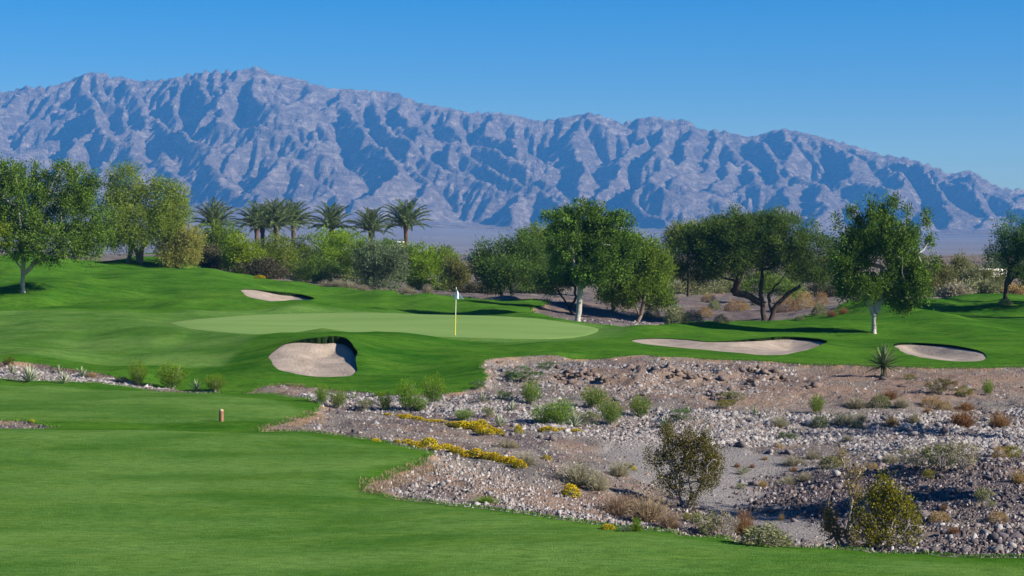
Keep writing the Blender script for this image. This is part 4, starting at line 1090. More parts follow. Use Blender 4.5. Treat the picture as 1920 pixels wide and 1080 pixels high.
B = [
 # by the far lawn on the left
 ('broom_bush',258,722,34,40,'narrow olive green bush left of the bigger one behind the middle lawn'),
 ('broom_bush',322,730,54,46,'biggest round green bush behind the middle lawn'),
 ('broom_bush',403,733,40,30,'low round green bush, rightmost of the row behind the middle lawn'),
 ('creosote_bush',18,686,24,18,'small brownish bush at the left edge above the agaves'),
 ('greygreen_bush',228,716,26,12,'low faint bush beside the narrow olive green bush'),
 ('straw_tuft',172,706,20,12,'small tuft between the agaves and the narrow bush'),
 # at the point of the middle lawn
 ('broom_bush',603,757,28,34,'olive green bush at the tip of the middle lawn'),
 ('broom_bush',635,765,34,34,'green bush right beside the one at the lawn tip'),
 ('greygreen_bush',688,770,36,24,'low dusty bush between the lawn tip bushes and the tall feathery one'),
 ('broom_bush',722,770,26,34,'thin green bush left of the tall feathery one'),
 ('broom_bush',763,770,40,54,'tall feathery green bush at the left end of the white stones'),
 ('broom_bush',788,770,32,26,'low green bush at the foot of the tall feathery one'),
 ('broom_bush',812,756,48,48,'bushy green shrub touching the grass edge right of the tall feathery one'),
 ('green_tuft',712,744,36,14,'green weed under the dark grass lip'),
 ('broom_bush',870,787,38,20,'low spiky green bush behind the upper yellow flowers'),
 ('greygreen_bush',915,785,26,26,'dusty green bush right of the low spiky one'),
 ('broom_bush',995,758,36,42,'upright green bush alone on the upper bank'),
 ('dark_low_bush',948,750,34,22,'small dark leafy bush left of the upright one on the upper bank'),
 ('dark_low_bush',985,716,66,32,'wide dark leafy bush near the corner of the grass'),
 ('dark_low_bush',1025,692,40,16,'small dark bush at the grass edge above the wide leafy one'),
 ('dark_low_bush',958,706,26,14,'little dark leafy bush at the left of the wide leafy one'),
 ('dark_low_bush',895,730,30,22,'green creeping weed at the grass corner'),
 ('broom_bush',1018,796,46,34,'left half of the widest green bush in the middle of the stones'),
 ('broom_bush',1050,798,58,46,'widest green bush in the middle of the white stones'),
 ('broom_bush',1113,765,52,38,'green bush above the bright one, left part of the pair'),
 ('broom_bush',1145,797,46,46,'bright green bush hanging down into the stones'),
 ('greygreen_bush',1100,797,50,28,'dusty bush between the widest and the bright green bush'),
 ('broom_bush',1200,782,40,38,'round green bush right of the bright green pair'),
 ('dark_low_bush',1280,790,46,30,'low dark green bush left of the white boulder'),
 ('greygreen_bush',1370,752,56,20,'grey bush on the bank above the white boulder'),
 ('yellowed_bush',1360,765,40,18,'small yellow green bush right above the white boulder'),
 ('broom_bush',1532,776,28,34,'bright green bush with a pale boulder at its left foot'),
 ('grey_bush',1462,799,44,24,'round grey bush on the pale stones right of the white boulder'),
 ('brittle_bush',1538,799,34,22,'small round grey green bush right of the pale boulder'),
 ('grey_bush',1582,797,62,32,'largest of the grey bushes in the row on the pale stones'),
 ('grey_bush',1614,790,34,22,'right end of the row of grey bushes on the pale stones'),
 ('brittle_bush',1608,802,24,14,'small cushion under the row of grey bushes'),
 ('grey_bush',1605,764,60,26,'pale grey bush below the yucca bank, left of its neighbour'),
 ('brittle_bush',1650,762,40,24,'grey green bush straight below the yucca'),
 ('rust_tuft',1668,748,44,22,'brownish tuft on the slope just below the yucca'),
 ('grey_bush',1690,764,40,26,'pale grey tuft right below the yucca'),
 ('yellowed_bush',1705,713,22,14,'small yellow green cushion right of the yucca'),
 ('creosote_bush',1765,740,60,34,'thin brownish bush left of the green one on the right bank'),
 ('yellowed_bush',1808,744,36,24,'green yellow bush on the right bank'),
 ('broom_bush',1852,740,22,26,'small upright green bush at the right of the bank'),
 ('straw_bush',1745,764,40,22,'tan clump on the right bank'),('straw_bush',1770,768,30,18,'small tan clump next to the larger one on the right bank'),
 ('rust_tuft',1812,768,44,18,'rusty clump under the green yellow bush'),
 ('rust_tuft',1805,800,70,40,'brown dry bush left of the darkest brown one at right'),
 ('rust_tuft',1875,800,56,34,'darkest brown bush near the right edge'),
 ('straw_tuft',1672,798,34,26,'pale dry tuft left of the big boulders'),
 ('grey_bush',1715,792,34,24,'pale tuft directly behind the big boulders'),
 ('rust_tuft',1740,776,26,16,'small rusty tuft above the big boulders'),
 ('dark_low_bush',1480,824,44,16,'low dark green bush left part of the stones under the grey row'),
 ('straw_bush',1460,838,16,10,'tiny tan cushion on the stones'),
 # around the wash floor
 ('rust_tuft',1382,876,16,12,'first of two tiny rusty cushions on the grey floor'),('rust_tuft',1410,877,14,11,'second of two tiny rusty cushions on the grey floor'),
 ('greygreen_bush',1394,890,26,16,'tiny grey green plant below the two rusty cushions'),
 ('greygreen_bush',1388,917,20,14,'tiny pale plant at the lower rim of the grey floor'),
 ('straw_tuft',1434,862,16,10,'tiny tan tuft at the upper rim of the grey floor'),
 ('grey_bush',1490,872,60,22,'long low grey bush at the upper right of the grey floor'),
 ('grey_bush',1525,862,44,26,'grey bush behind the long low one'),
 ('brittle_bush',1560,876,46,24,'rounded grey green bush right of the long low one'),
 ('straw_bush',1636,880,24,14,'tan cushion beside the tall brown sprig'),('rust_tuft',1488,884,22,12,'little rusty tuft under the long low bush'),
 ('grey_bush',1590,826,26,14,'small grey tuft above the wash floor'),
 ('grey_bush',1672,868,46,22,'grey bush left of the branching desert bush'),
 ('grey_bush',1480,908,54,20,'pale dry bush on the rim of the dark rubble'),('grey_bush',1510,900,40,20,'pale dry bush next to the one on the rubble rim'),
 ('straw_tuft',1430,912,26,16,'straw tuft at the left tip of the dark rubble'),
 ('green_tuft',1268,884,0,0,None),
 ('greygreen_bush',1765,882,76,56,'open green branching bush right of centre in the boulder field'),
 ('sage_bush',1805,880,74,58,'pale branching bush, twigs showing, in the boulder field'),
 ('sage_bush',1715,878,56,48,'dusky loose bush left of the branching ones'),
 ('straw_bush',1880,858,40,24,'tan clump at the right edge of the boulder field'),('yellowed_bush',1900,860,30,30,'yellowed bush at the right edge'),
 ('yellowed_bush',1740,900,26,24,'small yellow green upright plant below the branching bushes'),
 ('straw_tuft',1910,905,34,30,'pale straw tuft at the right edge of the rubble'),
 ('greygreen_bush',1845,952,42,40,'faint grey green bush at right in the dark rubble'),
 ('straw_bush',1762,978,40,22,'round straw clump right of the yellowed creosote'),
 ('straw_bush',1870,978,38,22,'round yellowish clump at the far right of the rubble'),
 ('rust_tuft',1790,1000,30,18,'rusty tuft below the round straw clump'),
 ('rust_tuft',1772,956,22,14,'tiny rusty tuft above the round straw clump'),
 ('straw_tuft',1465,976,14,18,'small upright straw plant below the dark rubble'),
 ('greygreen_bush',1180,885,24,20,'tiny green plant on the left side of the grey floor'),
 ('flower_bush',1184,880,0,0,None),
 # along the gravel mound
 ('grey_bush',1085,908,100,52,'big silvery twiggy bush at the head of the gravel mound'),
 ('grey_bush',1120,918,56,44,'silvery bush leaning against the big twiggy one'),
 ('grey_bush',1160,892,60,34,'thin silvery twigs right of the big silvery bush'),
 ('grey_bush',985,872,60,30,'pale grey dry bush above the lower yellow flowers'),
 ('grey_bush',950,840,56,22,'pale grey dry brush behind the lower yellow flowers'),
 ('grass_tuft',1160,965,96,46,'wispy pinkish dry grass left part of the big clump'),
 ('grass_tuft',1215,978,110,62,'biggest wispy pinkish dry grass clump near the tall creosote'),
 ('grass_tuft',1175,950,60,30,'wispy grass behind the pinkish clumps'),
 ('grass_tuft',1255,990,60,40,'wispy grass right of the pinkish clumps'),
 ('greygreen_bush',1325,1002,60,48,'dusky grey green bush at the lawn edge left of its paler neighbour'),
 ('sage_bush',1355,1004,62,50,'pale grey green bush at the lawn edge left of the rusty grass'),
 ('rust_tuft',1395,1003,56,56,'rusty upright dry grass at the lawn edge'),
 ('brittle_bush',1435,1022,92,42,'round silvery green cushion at the lawn edge'),
 ('yellowed_bush',1290,974,40,18,'yellowish low bush under the tall creosote'),
 ('green_tuft',1193,996,26,32,'thin green weed standing at the lawn edge'),
 ('dark_low_bush',1172,996,30,14,'dark low weed at the lawn edge'),
 ('green_tuft',912,944,60,20,'flat green weed on the gravel mound'),
]
for q in B:
    if q[3] == 0: continue
    place_bush(q[0], q[1], q[2], q[3], q[4], q[5], GD)
GT2 = [(1298,608,40,28,'straw_bush','large tan clump at the grass edge left of the widest tree'),(1268,606,46,32,'brittle_bush','large grey green dome beside the tan clump at the grass edge'),
 (1322,594,28,20,'straw_bush','greyish tan clump right above the large one at the grass edge'),(1378,582,36,22,'straw_bush','tan dome midway between the two trees'),(1352,606,26,18,'straw_bush','small tan clump right at the grass edge'),
 (1340,580,24,18,'brittle_bush','small grey green dome left of the tan dome'),(1328,566,26,16,'straw_bush','tan dome furthest up the slope'),(1398,580,16,14,'straw_bush','very small tan clump right of the tan dome'),
 (1222,594,30,24,'straw_bush','tan clump behind the low spreading tree'),(1475,584,42,32,'straw_bush','tan clump just right of the bare trunks'),(1508,578,40,32,'straw_bush','second tan clump right of the bare trunks'),
 (1540,572,26,26,'straw_bush','third tan clump right of the bare trunks'),(1536,592,28,24,'brittle_bush','grey green dome below the tan clumps'),(1560,594,26,16,'rust_tuft','rusty tuft right of the grey green dome'),
 (1582,588,26,14,'rust_tuft','rusty tuft nearest the shaded slope'),(1420,572,22,16,'brittle_bush','grey green dome just left of the bare trunks'),(1500,600,18,10,'brittle_bush','tiny grey cushion at the grass edge'),
 (1215,596,18,12,'brittle_bush','tiny grey cushion behind the spreading tree'),(1885,572,26,14,'brittle_bush','small cushion at the far right grass edge')]
for q in GT2: place_bush(q[4], q[0], q[1], q[2], q[3], q[5], 'round clumps on the far stony slope')
_f2 = {}
def nth2(g):
    _f2[g] = _f2.get(g, -1) + 1; return ['first','second','third','fourth','fifth'][_f2[g]]
for q in [(610,532,30,16),(632,530,36,18),(655,534,40,16),(680,540,34,14)]:
    place_bush('grey_bush', q[0], q[1] + 2, q[2], q[3], nth2(3) + ' lavender-grey scrub from the left in the row under the belt', 'lavender-grey scrub row', d=150)
for q in [(720,552,26,10),(745,556,14,8),(760,545,26,18),(772,560,26,12),(802,548,30,22)]:
    place_bush('grey_bush', q[0], q[1], q[2], q[3], nth2(4) + ' pale scrub from the left at the rim of the shaded hollow', 'pale scrub by the hollow', d=156)
# flowers: green cushions with yellow heads
def flower_heads(seed):
    rng = np.random.default_rng(seed); n = 520
    d = rng.normal(size=(n, 3)); d[:, 2] = np.abs(d[:, 2]) + .1; d /= np.linalg.norm(d, axis=1)[:, None]
    p = d * np.array([.52, .52, 1.0]) * rng.uniform(.93, 1.1, n)[:, None]
    dr = rng.normal(size=(n, 3)); dr[:, 2] *= .3; dr /= np.linalg.norm(dr, axis=1)[:, None]
    v, f = leafquads(p, dr, .085, .075, rng)
    return mesh_np('flower_heads', v, f, [LM['yellow']], attrs={'tint': np.repeat(rng.random(n), 4)})
FH = [flower_heads(s_) for s_ in (1, 2, 3)]
ORD = ['first','second','third','fourth','fifth','sixth','seventh','eighth','ninth','tenth','eleventh','twelfth','thirteenth','fourteenth','fifteenth','sixteenth']
_fc = {}
def nth(g):
    _fc[g] = _fc.get(g, -1) + 1; return ORD[_fc[g]]
def flower(px, py, wpx, hpx, label, group=None, d=None):
    d = hit(px, py, Z) if d is None else d; x = (px - 960) * d / F; _bn[0] += 1
    e = bpy.data.objects.new('yellow_flower_clump', None); COL.objects.link(e); e.location = (x, d, float(gz(x, d)) - .02); e.empty_display_size = .1
    e.scale = (wpx * d / F, wpx * d / F, hpx * d / F); e.rotation_euler = (0, 0, random.random() * 6)
    obj('foliage', get_bush('flower_bush', _bn[0] % 3)[0], e); obj('flower_heads', FH[_bn[0] % 3], e)
    e.scale.z *= .8
    return tag(e, label, 'flowers', group)
G1 = 'yellow flower clumps in the upper strip'; G2 = 'yellow flower clumps in the lower strip'
for px, py, w_, h_ in [(728,779,26,9),(745,782,30,10),(765,785,32,10),(785,786,34,11),(806,789,32,10),(826,792,30,11),(846,797,34,11),(866,800,36,13),(886,800,30,12),(900,798,28,13),(912,803,26,12),(896,808,26,11),(926,808,28,12),(915,813,30,12),(934,814,20,10)]:
    flower(px + random.gauss(0, 3), py + random.gauss(0, .8), w_ * random.uniform(.75, 1.15), h_ * random.uniform(.7, 1.35), nth(1) + ' yellow flowering cushion from the left in the upper strip across the gravel', G1)
for px, py, w_, h_ in [(745,831,16,8),(762,834,26,12),(782,838,32,17),(803,838,32,17),(820,842,28,15),(838,844,30,15),(856,850,34,18),(876,855,34,18),(895,854,30,15),(912,860,30,16),(930,863,30,17),(946,866,32,17),(962,872,36,20),(975,874,26,18)]:
    flower(px + random.gauss(0, 2), py + random.gauss(0, 1), w_ * random.uniform(.75, 1.15), h_ * random.uniform(.7, 1.3), nth(2) + ' yellow flowering cushion from the left in the lower strip beside the lawn', G2)
for px, py, w_, h_, lab in [(704,827,18,8,'small yellow flowers just left of the lower strip'),(1028,808,34,12,'yellow flowers at the foot of the widest green bush'),(1052,808,18,9,'small yellow patch right of the larger one under the widest bush'),
  (1080,810,24,9,'yellow patch under the dusty bush'),(972,812,16,20,'yellow flowers on the pale rocks at the end of the upper strip'),(1025,862,18,12,'small yellow cushion alone at the edge of the bare sand'),
  (1070,930,34,28,'round yellow flowering bush on the gravel mound'),(1140,992,26,14,'bright yellow flowers at the edge of the near lawn'),(1184,880,18,9,'small yellow cushion on the grey floor'),
  (960,838,20,11,'small greenish yellow cushion among the pale dry brush'),(487,523,22,8,'bright yellow flowers on the hill crest in front of the dark bushes'),(753,556,12,8,'yellow tuft at the rim of the shaded hollow'),
  (60,791,10,7,'tiny yellow flowers on the sand strip by the left edge')]:
    flower(px, py, w_, h_, lab, d=150 if py < 560 else None)

# big creosotes: own skeletons and leaves
make_tree('creosote_bush', 1285, 952, None, [[(1285,952),(1270,900),(1250,850)],[(1287,952),(1292,900),(1300,850)],[(1283,952),(1255,910),(1228,870)],[(1289,952),(1315,905),(1335,860)],[(1285,952),(1262,880),(1254,820)]],
  [(1252,812,11,24),(1262,838,20,22),(1284,842,12,24),(1302,838,13,24),(1322,830,9,24),(1332,850,14,28),(1345,872,12,22),(1240,862,18,16),(1222,868,12,10),(1215,852,6,12),(1278,872,26,20),(1310,880,24,18),(1245,900,18,12),(1268,912,20,14),(1322,905,18,14),(1228,912,8,8),(1300,925,16,12),(1340,900,10,10),(1226,935,8,6),(1290,820,6,14)],
  'creo', BK_TWIG, 300, 30, .10, .050, .026, .035, 'tallest brown-green creosote bush standing alone on the wash floor', cat='bush', seed=61, nl=130, stretch=1.6, depth=.6)
make_tree('creosote_bush', 1655, 1028, None, [[(1650,1028),(1640,990),(1630,950)],[(1655,1028),(1670,990),(1690,950)],[(1650,1028),(1620,985)],[(1660,1028),(1700,985)]],
  [(1652,915,12,16),(1636,935,18,16),(1668,932,18,16),(1684,948,10,20),(1655,955,26,16),(1712,968,14,14),(1622,962,16,14),(1685,975,22,14),(1645,985,24,14),(1720,985,8,8),(1605,975,8,10),(1700,1000,16,10),(1665,1005,22,10),(1630,1008,16,10),(1602,1000,8,8),(1652,898,5,12),(1668,912,5,14),(1638,915,5,12),(1704,948,6,14),(1690,925,4,10),(1612,955,5,14)],
  'creoy', BK_TWIG, 150, 23, .10, .055, .03, .03, 'wide yellow-green creosote bush at the lawn edge on the right', cat='bush', seed=62, nl=110, stretch=1.5, depth=.6)
make_tree('creosote_bush', 1582, 1026, None, [[(1582,1026),(1570,985),(1555,950),(1552,925)],[(1584,1026),(1592,980),(1600,940),(1592,905),(1583,870)],[(1578,1026),(1590,985),(1598,915)],[(1580,1026),(1562,1000),(1548,960)]],
  [(1600,905,7,22),(1578,858,7,12),(1588,878,7,10),(1612,880,14,8),(1556,970,9,22),(1572,1005,20,12),(1545,990,8,12),(1600,935,6,12),(1632,888,10,6),(1598,1010,12,10)],
  'rusty', BK_TWIG, 60, 22, .09, .05, .022, .03, 'half dead brown creosote with bare white twigs left of the yellow-green one', cat='bush', seed=63, nl=50, depth=.6, stretch=1.4)
print('bushes', round(time.time() - T0, 1))

# ---------------------------------------------------------------- yucca and agaves: every blade a part
def blade_mesh(name, L, W, mat, curl=.12, seed=0):
    n = 6; t = np.linspace(0, 1, n); wd = W * np.array([.55, .9, 1, .8, .45, .02]); z = -curl * t ** 2 * L
    v = []
    for i in range(n): v += [(t[i] * L, -wd[i] / 2, z[i] + wd[i] * .22), (t[i] * L, 0, z[i] - wd[i] * .1), (t[i] * L, wd[i] / 2, z[i] + wd[i] * .22)]
    f = []
    for i in range(n - 1):
        a_ = i * 3; f += [(a_, a_ + 1, a_ + 4, a_ + 3), (a_ + 1, a_ + 2, a_ + 5, a_ + 4)]
    return mesh_np(name, v, np.array(f), [mat], smooth=True, attrs={'tint': np.random.default_rng(seed).random(len(v)) * .3 + .35})
YL = [blade_mesh('blade', 1, .085, LM['yucca'], c_, i) for i, c_ in enumerate((.02, .08, .16))]
AL = [blade_mesh('blade', 1, .12, LM['agave'], c_, i) for i, c_ in enumerate((-.1, -.02, .08))]
def rosette(name, px, py, size_px, n, meshes, label, group=None, lift=0.0, lo=-15, hi=85, d=None):
    d = hit(px, py, Z) if d is None else d; x = (px - 960) * d / F
    e = bpy.data.objects.new(name, None); COL.objects.link(e); e.location = (x, d, float(gz(x, d))); e.empty_display_size = .1
    s_ = size_px * d / F
    for j in range(n):
        u = (j + .5) / n; el = R(hi + (lo - hi) * u ** 1.2 + random.gauss(0, 4)); az = j * 2.39996
        b_ = obj('blade', meshes[j % len(meshes)], e, (0, 0, lift)); k = s_ * random.uniform(.82, 1.08)
        b_.scale = (k, k * 1.0, k); b_.rotation_euler = (0, -el, az)
    return tag(e, label, 'yucca' if name == 'yucca' else 'agave', group), d
yu, d = rosette('yucca', 1657, 709, 43, 86, YL, 'spiky yucca on a short shaggy trunk standing on the bank edge', lift=.50, lo=-18, hi=86)
zz = np.linspace(-.05, .52, 9)
obj('trunk', mesh_np('trunk', *tubes([(np.stack([zz * 0, zz * 0, zz], 1), [.17, .19, .15, .12, .11, .11, .12, .12, .08])], 9), [BK_DARK]), yu)
AG = [(55,716,36,26,'wide pale agave, largest near the left edge'),(155,708,22,18,'small upright agave behind the middle lawn'),(120,719,24,18,'low agave between the wide one and the small upright one'),(22,700,20,16,'agave closest to the left edge'),
 (110,700,18,12,'thin agave at the top of the stone strip'),(368,732,22,16,'pale agave between the two right bushes behind the middle lawn'),(283,726,12,10,'tiny agave left of the biggest bush'),
 (1078,800,30,24,'blue-grey agave in front of the dusty bush'),(936,800,26,22,'blue-grey agave right of the upper yellow flowers'),(1012,747,18,14,'small agave near the upright bush'),
 (1245,800,22,16,'faint agave below the low dark green bush'),(1415,778,20,16,'small grey agave right of the white boulder'),(905,752,20,14,'small agave below the grass corner'),(662,748,18,12,'small pale agave at the end of the dark grass lip'),(960,770,22,16,'grey agave on the white stones left of the widest bush')]
for px, py, sz, n, lab in AG: rosette('agave', px, py, sz, n, AL, lab, 'agaves', lo=8, hi=80)
# tee marker post
def lathe(profile, sides=14):
    pr = np.array(profile, float); pts = np.stack([pr[:, 0] * 0, pr[:, 0] * 0, pr[:, 1]], 1)
    return tubes([(pts, pr[:, 0])], sides)
def simple_mat(name, c_, rough=.6, c2=None, scale=12, spec=.3):
    m = NM(name, rough, spec)
    if c2: m.base(m.ramp(m.noise(m.ocoord((1, 1, .2)), scale, 5, .6), [(.35, c_), (.65, c2)]))
    else: m.base(c_)
    return m.m
MW = simple_mat('weathered_post_wood', (.16, .075, .045), .8, (.30, .16, .10), 30, .1)
MT = simple_mat('post_end_grain', (.34, .24, .16), .8, (.45, .34, .24), 40, .1)
d = hit(415, 790, Z); x = (415 - 960) * d / F
e = bpy.data.objects.new('marker_post', None); COL.objects.link(e); e.location = (x, d, float(gz(x, d))); e.empty_display_size = .2
obj('post', mesh_np('post', *lathe([(.064, -.05), (.066, .02), (.066, .30), (.066, .315)]), [MW], smooth=True), e)
obj('cap', mesh_np('cap', *lathe([(.066, .315), (.062, .345), (.040, .365), (.002, .372)]), [MT], smooth=True), e)
tag(e, 'short round wooden marker post on the middle lawn', 'post')
# flagstick
d = hit(853, 628, Z); x = (853.5 - 960) * d / F
e = bpy.data.objects.new('flagstick', None); COL.objects.link(e); e.location = (x, d, float(gz(x, d))); e.empty_display_size = .2
MY_ = simple_mat('pole_yellow', (.75, .62, .08), .4); MWh = simple_mat('pole_white', (.75, .74, .66), .4); MF = simple_mat('flag_cloth', (.72, .82, .92), .8)
H_ = 90 * d / F
obj('pole', mesh_np('pole', *tubes([([(0, 0, -.02), (.02, 0, H_ * .42)], [.020, .019])], 10), [MY_], smooth=True), e)
o = obj('pole', mesh_np('pole_upper', *tubes([([(.02, 0, H_ * .42), (.05, 0, H_)], [.018, .013])], 10), [MWh], smooth=True), e); o['label'] = 'white upper length of the pole'
fu, fv = np.meshgrid(np.linspace(0, 1, 12), np.linspace(0, 1, 14))
fx = .05 - .08 * fv * 0 + fu * (.07 + .30 * fv) * 1.0 - .10 * fv * (1 - fu) ; fy = .05 * np.sin(fu * 9 + fv * 2) * (.3 + fu); fz_ = H_ - .02 - fv * .56 - fu * (.22 * (1 - fv))
fi = np.arange(12 * 14).reshape(14, 12)
fq = np.stack([fi[:-1, :-1].ravel(), fi[:-1, 1:].ravel(), fi[1:, 1:].ravel(), fi[1:, :-1].ravel()], 1)
fo = obj('flag', mesh_np('flag', np.stack([fx, fy, fz_], -1).reshape(-1, 3), fq, [MF], smooth=True), e)
sm = fo.modifiers.new('thickness', 'SOLIDIFY'); sm.thickness = .004
obj('cup', mesh_np('cup', *lathe([(.054, -.02), (.054, .006), (.048, .006), (.048, -.02)], 16), [MWh]), e)
tag(e, 'yellow and white flagstick with pale blue flag on the putting green', 'flagstick')

# ---------------------------------------------------------------- houses half hidden behind the trees
MST = simple_mat('white_stucco', (.78, .77, .74), .9, (.70, .69, .66), 2, .1); MRF = simple_mat('slate_roof', (.10, .13, .19), .8, (.14, .17, .23), 3, .1)
MGL = simple_mat('window_glass', (.03, .04, .05), .15, spec=.5); MFR = simple_mat('window_frame', (.35, .33, .30), .6); MTL = simple_mat('clay_wall', (.40, .34, .29), .9, (.46, .40, .34), 2, .1)
def box(x0, x1, y0, y1, z0, z1):
    v = np.array([(a_, b_, c_) for a_ in (x0, x1) for b_ in (y0, y1) for c_ in (z0, z1)], float)
    return v, np.array([(0, 1, 3, 2), (4, 6, 7, 5), (0, 4, 5, 1), (2, 3, 7, 6), (0, 2, 6, 4), (1, 5, 7, 3)])
def house(px, py, d, w_, dep, h, wallm, label, hip=True, rz=0.0):
    x = (px - 960) * d / F; e = bpy.data.objects.new('house', None); COL.objects.link(e); e.location = (x, d, float(gz(x, d)) - .2); e.rotation_euler = (0, 0, rz); e.empty_display_size = 1
    obj('wall', mesh_np('wall', *box(-w_/2, w_/2, 0, dep, 0, h), [wallm]), e)
    if hip:
        o_ = .5; r_ = 1.6
        v = np.array([(-w_/2-o_, -o_, h+.02), (w_/2+o_, -o_, h+.02), (w_/2+o_, dep+o_, h+.02), (-w_/2-o_, dep+o_, h+.02), (-w_/2+dep/2, dep/2, h+r_), (w_/2-dep/2, dep/2, h+r_)])
        me = mesh_np('roof', v, [np.array([(0, 1, 5, 4), (2, 3, 4, 5), (0, 3, 2, 1)]), np.array([(1, 2, 5), (3, 0, 4)])], [MRF])
        obj('roof', me, e)
        obj('fascia', mesh_np('fascia', *box(-w_/2-o_-.02, w_/2+o_+.02, -o_-.05, -o_-.01, h-.16, h+.10), [MST]), e)
        obj('chimney', mesh_np('chimney', *box(.6, 1.0, dep*.4, dep*.4+.4, h+.5, h+2.1), [MST]), e)
    else:
        obj('roof', mesh_np('roof', *box(-w_/2-.12, w_/2+.12, -.12, dep+.12, h+.01, h+.25), [wallm]), e)
    for q in (-.3, .05, .32):
        wf = obj('window', mesh_np('window', *box(q*w_-.6, q*w_+.6, -.06, .02, h*.38, h*.75), [MFR]), e)
        obj('pane', mesh_np('pane', *box(q*w_-.5, q*w_+.5, -.08, -.061, h*.38+.1, h*.75-.1), [MGL]), wf)
    return tag(e, label, 'house')
h_ = house(886, 520, 262, 5.5, 5, 1.9, MTL, 'low house with slate blue roof glimpsed between the belt and the broad dark tree'); h_.location.z = 1.0
h_ = house(746, 500, 275, 1.7, 3, 3.2, MST, 'small white block glimpsed beside the rightmost palm', hip=False); h_.location.z = 2.9
h_ = house(1850, 560, 192, 4.2, 5, 2.4, MST, 'white walled house hidden behind olive trees on the right', hip=False, rz=R(8)); h_.location.z = .5
print('things', round(time.time() - T0, 1))
#@@PART stones
# ---------------------------------------------------------------- stones
def rock_mesh(seed, mat, sub=1):
    import bmesh
    rng = np.random.default_rng(seed); bm = bmesh.new(); bmesh.ops.create_icosphere(bm, subdivisions=(2 if seed % 5 == 0 else 1), radius=.5)
    v = np.array([q.co[:] for q in bm.verts]); f = np.array([[q.index for q in fc.verts] for fc in bm.faces]); bm.free()
    for _ in range(14):
        n = rng.normal(size=3); n /= np.linalg.norm(n); h = rng.uniform(.24, .42); dd_ = v @ n
        v = v - n * np.maximum(dd_ - h, 0)[:, None]
    v += rng.normal(size=v.shape) * .022; v *= rng.uniform(.75, 1.15, 3) * np.array([1.1, 1.0, .8])
    v[:, 2] += .18
    return mesh_np('rock', v, f, [mat])
def stone_mat(name, a, b, c_):
    m = NM(name, .9, .15); c = m.ocoord()
    col = m.ramp(m.objrand(), [(0, a), (.5, b), (1, c_)])
    col = m.mix(m.rng(m.noise(c, 4, 5, .65), .4, .65, 0, .6), col, tuple(q * .55 for q in b))
    m.base(col); m.bump(m.noise(c, 9, 5, .7), .6, .05); return m.m
SM_W = stone_mat('pale_stone', (.17, .16, .158), (.26, .245, .24), (.42, .40, .385))
SM_B = stone_mat('brown_stone', (.085, .064, .055), (.150, .112, .094), (.23, .180, .155))
SM_D = stone_mat('dark_stone', (.09, .08, .085), (.17, .145, .145), (.30, .26, .25))
RK = {k: [rock_mesh(300 + i + 20 * j, m_) for i in range(5)] for j, (k, m_) in enumerate((('w', SM_W), ('b', SM_B), ('d', SM_D)))}
_rk = [0]
LAND = [(1285,900,'the tallest creosote bush'),(1655,980,'the wide yellow-green creosote'),(1580,960,'the half dead creosote'),(1376,775,'the white boulder'),(1710,805,'the paired pale boulders'),(1800,855,'the pale branching bush'),
 (1040,785,'the widest green bush'),(1200,775,'the round green bush'),(765,755,'the tall feathery bush'),(1085,890,'the big silvery bush'),(1070,920,'the round yellow flower bush'),(1210,960,'the pinkish dry grass'),
 (1395,990,'the rusty dry grass'),(1435,1010,'the silvery green cushion'),(1600,785,'the row of grey bushes'),(1525,770,'the bright green bush'),(1657,700,'the yucca'),(860,862,'the lower yellow flowers'),
 (900,800,'the upper yellow flowers'),(1875,790,'the darkest brown bush'),(1762,975,'the round straw clump'),(1870,975,'the far right straw clump'),(1845,940,'the faint grey green bush'),(1490,868,'the long low grey bush'),
 (1450,710,'the right brown ledge'),(1290,710,'the hollowed ledge'),(1080,705,'the left brown ledge'),(995,745,'the upright green bush'),(620,755,'the lawn tip bushes'),(1400,877,'the two tiny rusty cushions'),
 (912,940,'the flat green weed'),(830,864,'the long flat white stone'),(55,710,'the wide pale agave'),(155,705,'the small upright agave'),(258,715,'the narrow olive bush'),(1808,740,'the green yellow bush'),(1145,790,'the bright green hanging bush'),
 (1280,785,'the low dark green bush'),(1445,848,'the grey boulder pair'),(690,915,'the near lawn bay'),(1325,985,'the dusky lawn edge bush'),(1905,850,'the yellowed edge bush')]
_used = set()
def landmark_label(px, py, w_, h_, label):
    """name a stone by its size and what it lies beside"""
    size = 'tiny' if w_ < 11 else 'small' if w_ < 16 else 'mid-sized' if w_ < 22 else 'large'
    first = label.split(' lying')[0].split(' on the')[0].split(' in the')[0]
    for w0 in ('small ',): first = first.replace(w0, '')
    near = sorted(LAND, key=lambda q: (q[0] - px) ** 2 + ((q[1] - py) * 2.2) ** 2)
    def rel(q):
        dx, dy = px - q[0], (py - q[1]) * 1.6
        far = 'close ' if math.hypot(dx, dy) < 45 else ''
        if abs(dx) > abs(dy): return ('right of ' if dx > 0 else 'left of ') + q[2]
        return ('in front of ' if dy > 0 else 'behind ') + q[2]
    for k in range(3):
        l_ = size + ' ' + first + ' ' + rel(near[k])
        if l_ not in _used and len(l_.split()) < 17: _used.add(l_); return l_
    for k in range(3):
        for j in range(k + 1, 5):
            l_ = size + ' ' + first + ' ' + rel(near[k]) + ', ' + rel(near[j])
            if l_ not in _used and len(l_.split()) < 17: _used.add(l_); return l_
    return label
